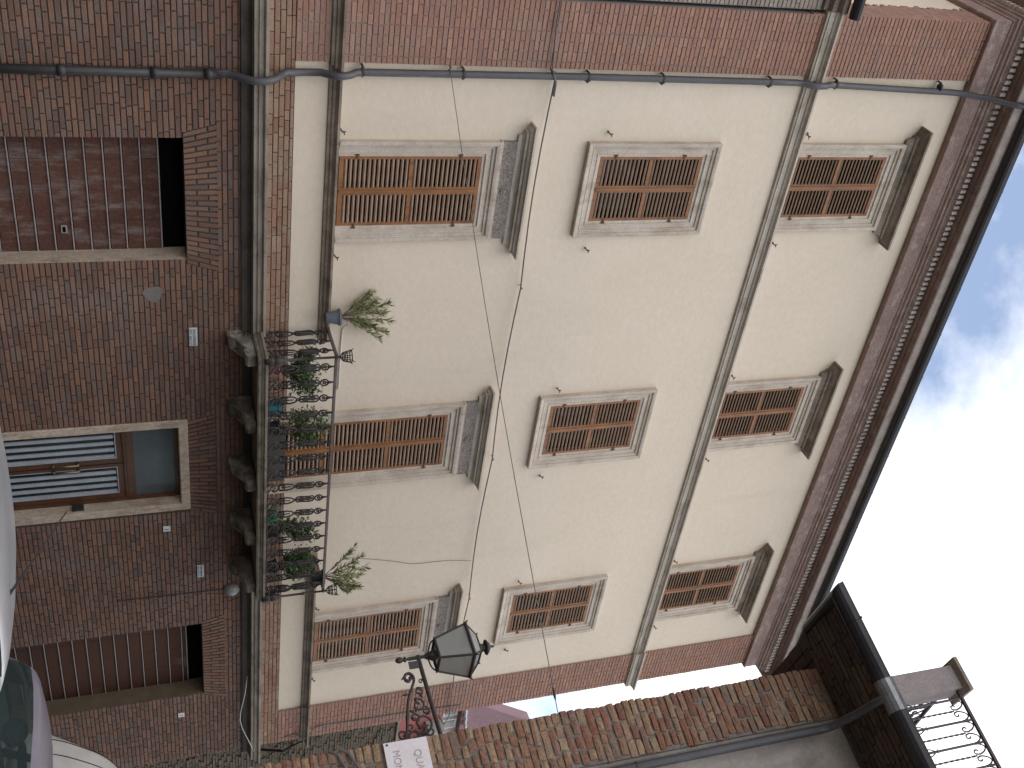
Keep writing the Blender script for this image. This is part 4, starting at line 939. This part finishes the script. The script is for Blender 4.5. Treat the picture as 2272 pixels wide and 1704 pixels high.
tag(loose([(-.02,-.02,2.90),(.03,-.035,2.96),(.2,-.04,3.02),(.5,-.04,3.05)], .010), 'lower of two grey cables looping round the rough brick corner below the marble sign', 'cable')

# ------------------------------------------------------------------ neighbour on the left, alley wall, far house
NB = thing('neighbour_house', 'lower grey brick house adjoining the left end of the palace', 'building', (0, 3, GZ))
obj('wall', MB().box(-6, XL-.04, .03, 8, GZ, 10.45), MAT['mortar_up'], NB)
mb = MB()
for b in courses(1.5, XL-.05, 6.5, 10.4, [], rng, .0652, .009): brick_geo(mb, b[0], b[1], b[2], b[3], .014+rng.uniform(-.003,.003), .04, rng)
tag(obj('brickwork', mb, MAT['brick_grey'], NB), kind='stuff')
obj('eaves', MB().sweep([(-.02,10.42),(.05,10.44),(.05,10.50),(.12,10.53),(.12,10.60),(.2,10.63),(.2,10.72),(-.02,10.72)], [(-6,.03),(XL-.06,.03)]), MAT['stone_dark'], NB)
obj('gutter', MB().sweep([(.2+.09+.09*math.cos(q), 10.80+.10*math.sin(q)) for q in [math.pi+math.pi*k/8 for k in range(9)]], [(-6,.03),(XL-.03,.03)]), MAT['gutter'], NB)
m = MB(); m.add([(-6,-.1,10.75),(XL-.02,-.1,10.75),(XL-.02,4,11.6),(-6,4,11.6),(-6,8,10.75),(XL-.02,8,10.75)], [(0,1,2,3),(3,2,5,4)]); obj('roof', m, MAT['tile'], NB)
AW = thing('alley_wall', 'dark mossy brick wall closing the alley beside the palace', 'wall', (21.5, 4, GZ))
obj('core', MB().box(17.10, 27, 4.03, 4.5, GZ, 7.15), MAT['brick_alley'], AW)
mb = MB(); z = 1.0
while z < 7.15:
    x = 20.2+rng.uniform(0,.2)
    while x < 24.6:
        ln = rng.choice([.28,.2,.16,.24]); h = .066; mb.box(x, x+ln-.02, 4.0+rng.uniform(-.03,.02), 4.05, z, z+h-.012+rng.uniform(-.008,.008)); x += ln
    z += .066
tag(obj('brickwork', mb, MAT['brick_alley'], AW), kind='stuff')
obj('coping', MB().box(17.10, 27, 3.95, 4.55, 7.155, 7.22), MAT['stone_dark'], AW)
br = thing('cable_bracket', 'dark iron cable bracket on the mossy wall beside the palace corner', 'bracket', (22.5, 3.95, 3.6))
obj('strut', MB().tube([(22.55,3.98,3.35),(22.0,3.3,4.25)], .035, 6), MAT['iron'], br); obj('brace', MB().tube([(22.75,3.98,4.6),(22.0,3.3,4.25)], .03, 6), MAT['iron'], br); obj('crossbar', MB().tube([(22.0,3.3,4.25),(21.6,3.3,4.9)], .025, 6), MAT['iron'], br)
FH = thing('far_house', 'distant red walled house with a mauve roof seen through the alley gap', 'building', (46, 21, GZ))
obj('wall', MB().box(43.4, 50, 20.5, 26, GZ, 15.05), MAT['redwall'], FH)
obj('upper_wall', MB().box(43.9, 49.4, 20.7, 26, 15.05, 15.99), MAT['housegrey'], FH)
for k, xx in enumerate((43.9, 44.9, 45.9)):
    w_ = obj('window', MB().box(xx, xx+.7, 20.64, 20.699, 15.15, 15.9), MAT['enamel'], FH); obj('pane', MB().box(xx+.12, xx+.58, 20.60, 20.635, 15.25, 15.8), MAT['housegrey'], w_)
obj('roof', MB().extrude([(44.2,16.2),(44.5,16.0),(49.2,16.0),(49.5,16.2),(46.75,19.95)], 'y', 20.3, 20.9), MAT['mauve'], FH)
obj('balcony_slab', MB().box(45.5, 50, 19.7, 20.49, 14.2, 15.0), MAT['housegrey'], FH)
for k in range(5):
    obj('awning_slat', MB().box(43.4+k*.55, 43.8+k*.55, 19.9, 20.45, 15.95+.05*k, 16.02+.05*k), MAT['enamel'], FH)
# ------------------------------------------------------------------ vehicles
def cat(P, u):
    # P list of tuples, first is x; interpolate at parameter u (0..len-1), Catmull-Rom
    i = min(int(u), len(P)-2); t = u-i; p0, p1, p2, p3 = P[max(i-1,0)], P[i], P[i+1], P[min(i+2,len(P)-1)]
    return [.5*(2*b+(c-a)*t+(2*a-5*b+4*c-d)*t*t+(3*b-a-3*c+d)*t**3) for a,b,c,d in zip(p0,p1,p2,p3)]
def vehicle(name, label, loc, rz, st, paint, win, extra=None, sub=5):
    # st: stations (x, zbottom, zbelt, zroof, wbelt, wroof); win: dict part-> list of (x0,x1,row kind)
    t = thing(name, label, 'car' if name != 'white_van' else 'van', loc, rz, local=True)
    rows = []; xs = []
    for k in range((len(st)-1)*sub+1):
        x, zb, zl, zr, wb, wr = cat(st, k/sub); xs.append(x)
        half = [(0,zb),(wb*.8,zb),(wb*.97,zb+.10),(wb,zb+.25),(wb*1.0,(zb+zl)/2+.08),(wb*.985,zl-.04),(wb*.965,zl)]
        e = zr-zl
        for f in (.12,.5,.88): half.append((wb*.965+(wr-wb*.965)*(f*.9+.1*f*f), zl+e*f*.93))
        half += [(wr*.97, zl+e*.95),(wr*.9, zl+e*.985),(wr*.6, zr+.015),(0, zr+.025)]
        rows.append([(x, y_, z_) for y_, z_ in half]+[(x, -y_, z_) for y_, z_ in reversed(half[1:-1])])
    n = len(rows[0]); V = [p for r_ in rows for p in r_]
    groups = {'body': []}; H = 14
    for i in range(len(rows)-1):
        xc = (xs[i]+xs[i+1])/2
        for k in range(n):
            k2 = (k+1) % n; kk = k if k < H-1 else n-1-k
            g_ = 'body'
            for nm, x0, x1, ka, kb in win:
                if x0 <= xc < x1 and ka <= kk < kb:
                    g_ = nm + ('' if 'screen' in nm else '.l' if k < H-1 else '.r'); break
            groups.setdefault(g_, []).append((i*n+k, i*n+k2, (i+1)*n+k2, (i+1)*n+k))
    groups['body'].append(tuple(range(n))); groups['body'].append(tuple((len(rows)-1)*n+k for k in reversed(range(n))))
    for nm, fs in groups.items():
        used = sorted({i for f in fs for i in f}); mp_ = {o: i for i, o in enumerate(used)}
        mb = MB(); mb.v = [V[i] for i in used]; mb.f = [tuple(mp_[i] for i in f) for f in fs]
        obj(nm.split('.')[0], mb, MAT['carglass'] if 'pane' in nm or 'screen' in nm else MAT['trim'] if 'trim' in nm else MAT[paint], t, smooth=True)
    t_rows = rows
    wbm = max(s[4] for s in st); x0, x1 = st[0][0], st[-1][0]; Lc = x1-x0
    for wx in (x0+Lc*.19, x1-Lc*.19):
        for sg in (-1, 1):
            m = MB().lathe([(.20,-.09),(.29,-.09),(.31,-.06),(.31,.06),(.29,.09),(.20,.09)], (0,0,0), 20); m.v = [(wx+v[0], sg*(wbm-.08)+v[2], .31+v[1]) for v in m.v]
            wh = obj('wheel', m, MAT['tyre'], t); m = MB().lathe([(.001,-.07),(.2,-.07),(.2,.07),(.001,.07)], (0,0,0), 16); m.v = [(wx+v[0], sg*(wbm-.08)+v[2], .31+v[1]) for v in m.v]; obj('rim', m, MAT['chrome'], wh)
    return t, rows, xs
zg = GZ
# silver compact, front to the left of the street, roof only in view
st1 = [(0,.30,.55,.58,.62,.55),(.12,.22,.66,.70,.76,.66),(.55,.20,.80,.86,.80,.70),(.98,.20,.90,.97,.81,.66),(1.35,.20,.93,1.25,.815,.60),(1.62,.20,.94,1.42,.82,.585),(2.1,.20,.95,1.47,.82,.59),(2.7,.20,.96,1.46,.82,.585),(3.15,.20,.98,1.39,.81,.57),(3.42,.22,1.0,1.2,.79,.58),(3.55,.26,.9,.95,.74,.6),(3.6,.34,.6,.64,.66,.55)]
c1, _, _ = vehicle('parked_car', 'silver compact car nearest the street wall, only its roof and aerial in view', (2.35,-7.28,zg), 0, st1, 'silver',
    [('windscreen',1.02,1.60,10,13),('side_pane.a',1.35,2.15,7,10),('trim',2.15,2.25,7,10),('side_pane.b',2.25,3.0,7,10),('rear_screen',3.2,3.45,10,13)])
# lavender grey car behind it
st2 = [(0,.30,.66,.72,.66,.58),(.05,.24,.86,.93,.80,.68),(.16,.20,.92,1.18,.83,.66),(.30,.20,.92,1.36,.84,.64),(.55,.20,.92,1.40,.84,.62),(1.0,.20,.91,1.41,.84,.61),(1.6,.20,.90,1.35,.84,.61),(2.2,.20,.89,1.31,.84,.60),(2.65,.20,.88,1.14,.835,.62),(3.05,.20,.86,.92,.83,.68),(3.6,.20,.78,.83,.82,.70),(4.0,.24,.66,.70,.76,.64),(4.1,.34,.5,.54,.66,.55)]
c2, _, _ = vehicle('parked_car', 'lavender grey car parked behind the silver one, head restraints visible through its rear window', (7.30,-6.45,zg-.05), 0, st2, 'lavender',
    [('rear_screen',.05,.25,10,13),('trim.q',.22,.52,7,10),('side_pane.a',.52,1.45,7,10),('trim',1.45,1.55,7,10),('side_pane.b',1.55,2.45,7,10),('windscreen',2.25,3.0,10,13)])
for xx in (.75, 1.75):
    for sg in (-.36, .36):
        m = MB(); m.add([], []); m.sphere((xx,sg,1.16), .14, 7, (.45,1,.75)); m.sphere((xx+.05,sg,.75), .30, 7, (.35,.85,1)); obj('seat', m, MAT['seat'], c2, smooth=True)
obj('cabin_lining', MB().box(.4, 2.5, -.74, .74, .5, .56), MAT['cream_int'], c2)
# aerial and roof strip of the silver car
obj('aerial', MB().tube([(2.62,-.28,1.47),(2.58,-.28,1.50),(1.98,-.33,1.84)], [.014,.008,.003], 6), MAT['castiron'], c1)
obj('roof_strip', MB().tube([(1.75,-.585,1.395),(2.1,-.60,1.42),(2.6,-.595,1.415),(3.05,-.575,1.36),(3.3,-.575,1.22)], .010, 5), MAT['trim'], c1)
# cream car with a rounded tail
st3 = [(0, 0.36, 0.589, 0.648, 0.62, 0.54), (0.06, 0.26, 0.792, 0.907, 0.74, 0.62), (0.28, 0.22, 0.984, 1.231, 0.8, 0.62), (0.62, 0.22, 1.049, 1.566, 0.82, 0.62), (1.05, 0.22, 1.07, 1.75, 0.83, 0.63), (1.6, 0.22, 1.07, 1.814, 0.83, 0.63), (2.3, 0.22, 1.07, 1.793, 0.83, 0.62), (2.8, 0.22, 1.049, 1.534, 0.83, 0.62), (3.2, 0.22, 1.016, 1.134, 0.82, 0.66), (3.7, 0.22, 0.909, 0.972, 0.8, 0.66), (4.05, 0.26, 0.706, 0.756, 0.72, 0.6), (4.1, 0.36, 0.535, 0.583, 0.62, 0.54)]
c3, rw3, xs3 = vehicle('parked_car', 'cream white car with a rounded tail beyond the lavender grey car', (12.30,-3.45,zg), 0, st3, 'white', [('windscreen',2.45,3.15,10,13),('side_pane.a',1.25,1.9,7,10),('trim',1.9,2.0,7,10),('side_pane.b',2.0,2.6,7,10)])
for kk in (12, 10, len(rw3[0])-12, len(rw3[0])-10):
    obj('panel_seam', MB().tube([Vector(r_[kk])+Vector((-.002,0,.002)) for r_, x_ in zip(rw3, xs3) if .05 < x_ < 1.1], .006, 5), MAT['trim'], c3)
p_ = Vector(rw3[9][len(rw3[0])-11]); obj('lid_hinge', MB().obox(p_, (.6,0,.8), (0,1,0), (-.8,0,.6), .05, .03, .012), MAT['white'], c3)
scene.render.resolution_x = 1024; scene.render.resolution_y = 768
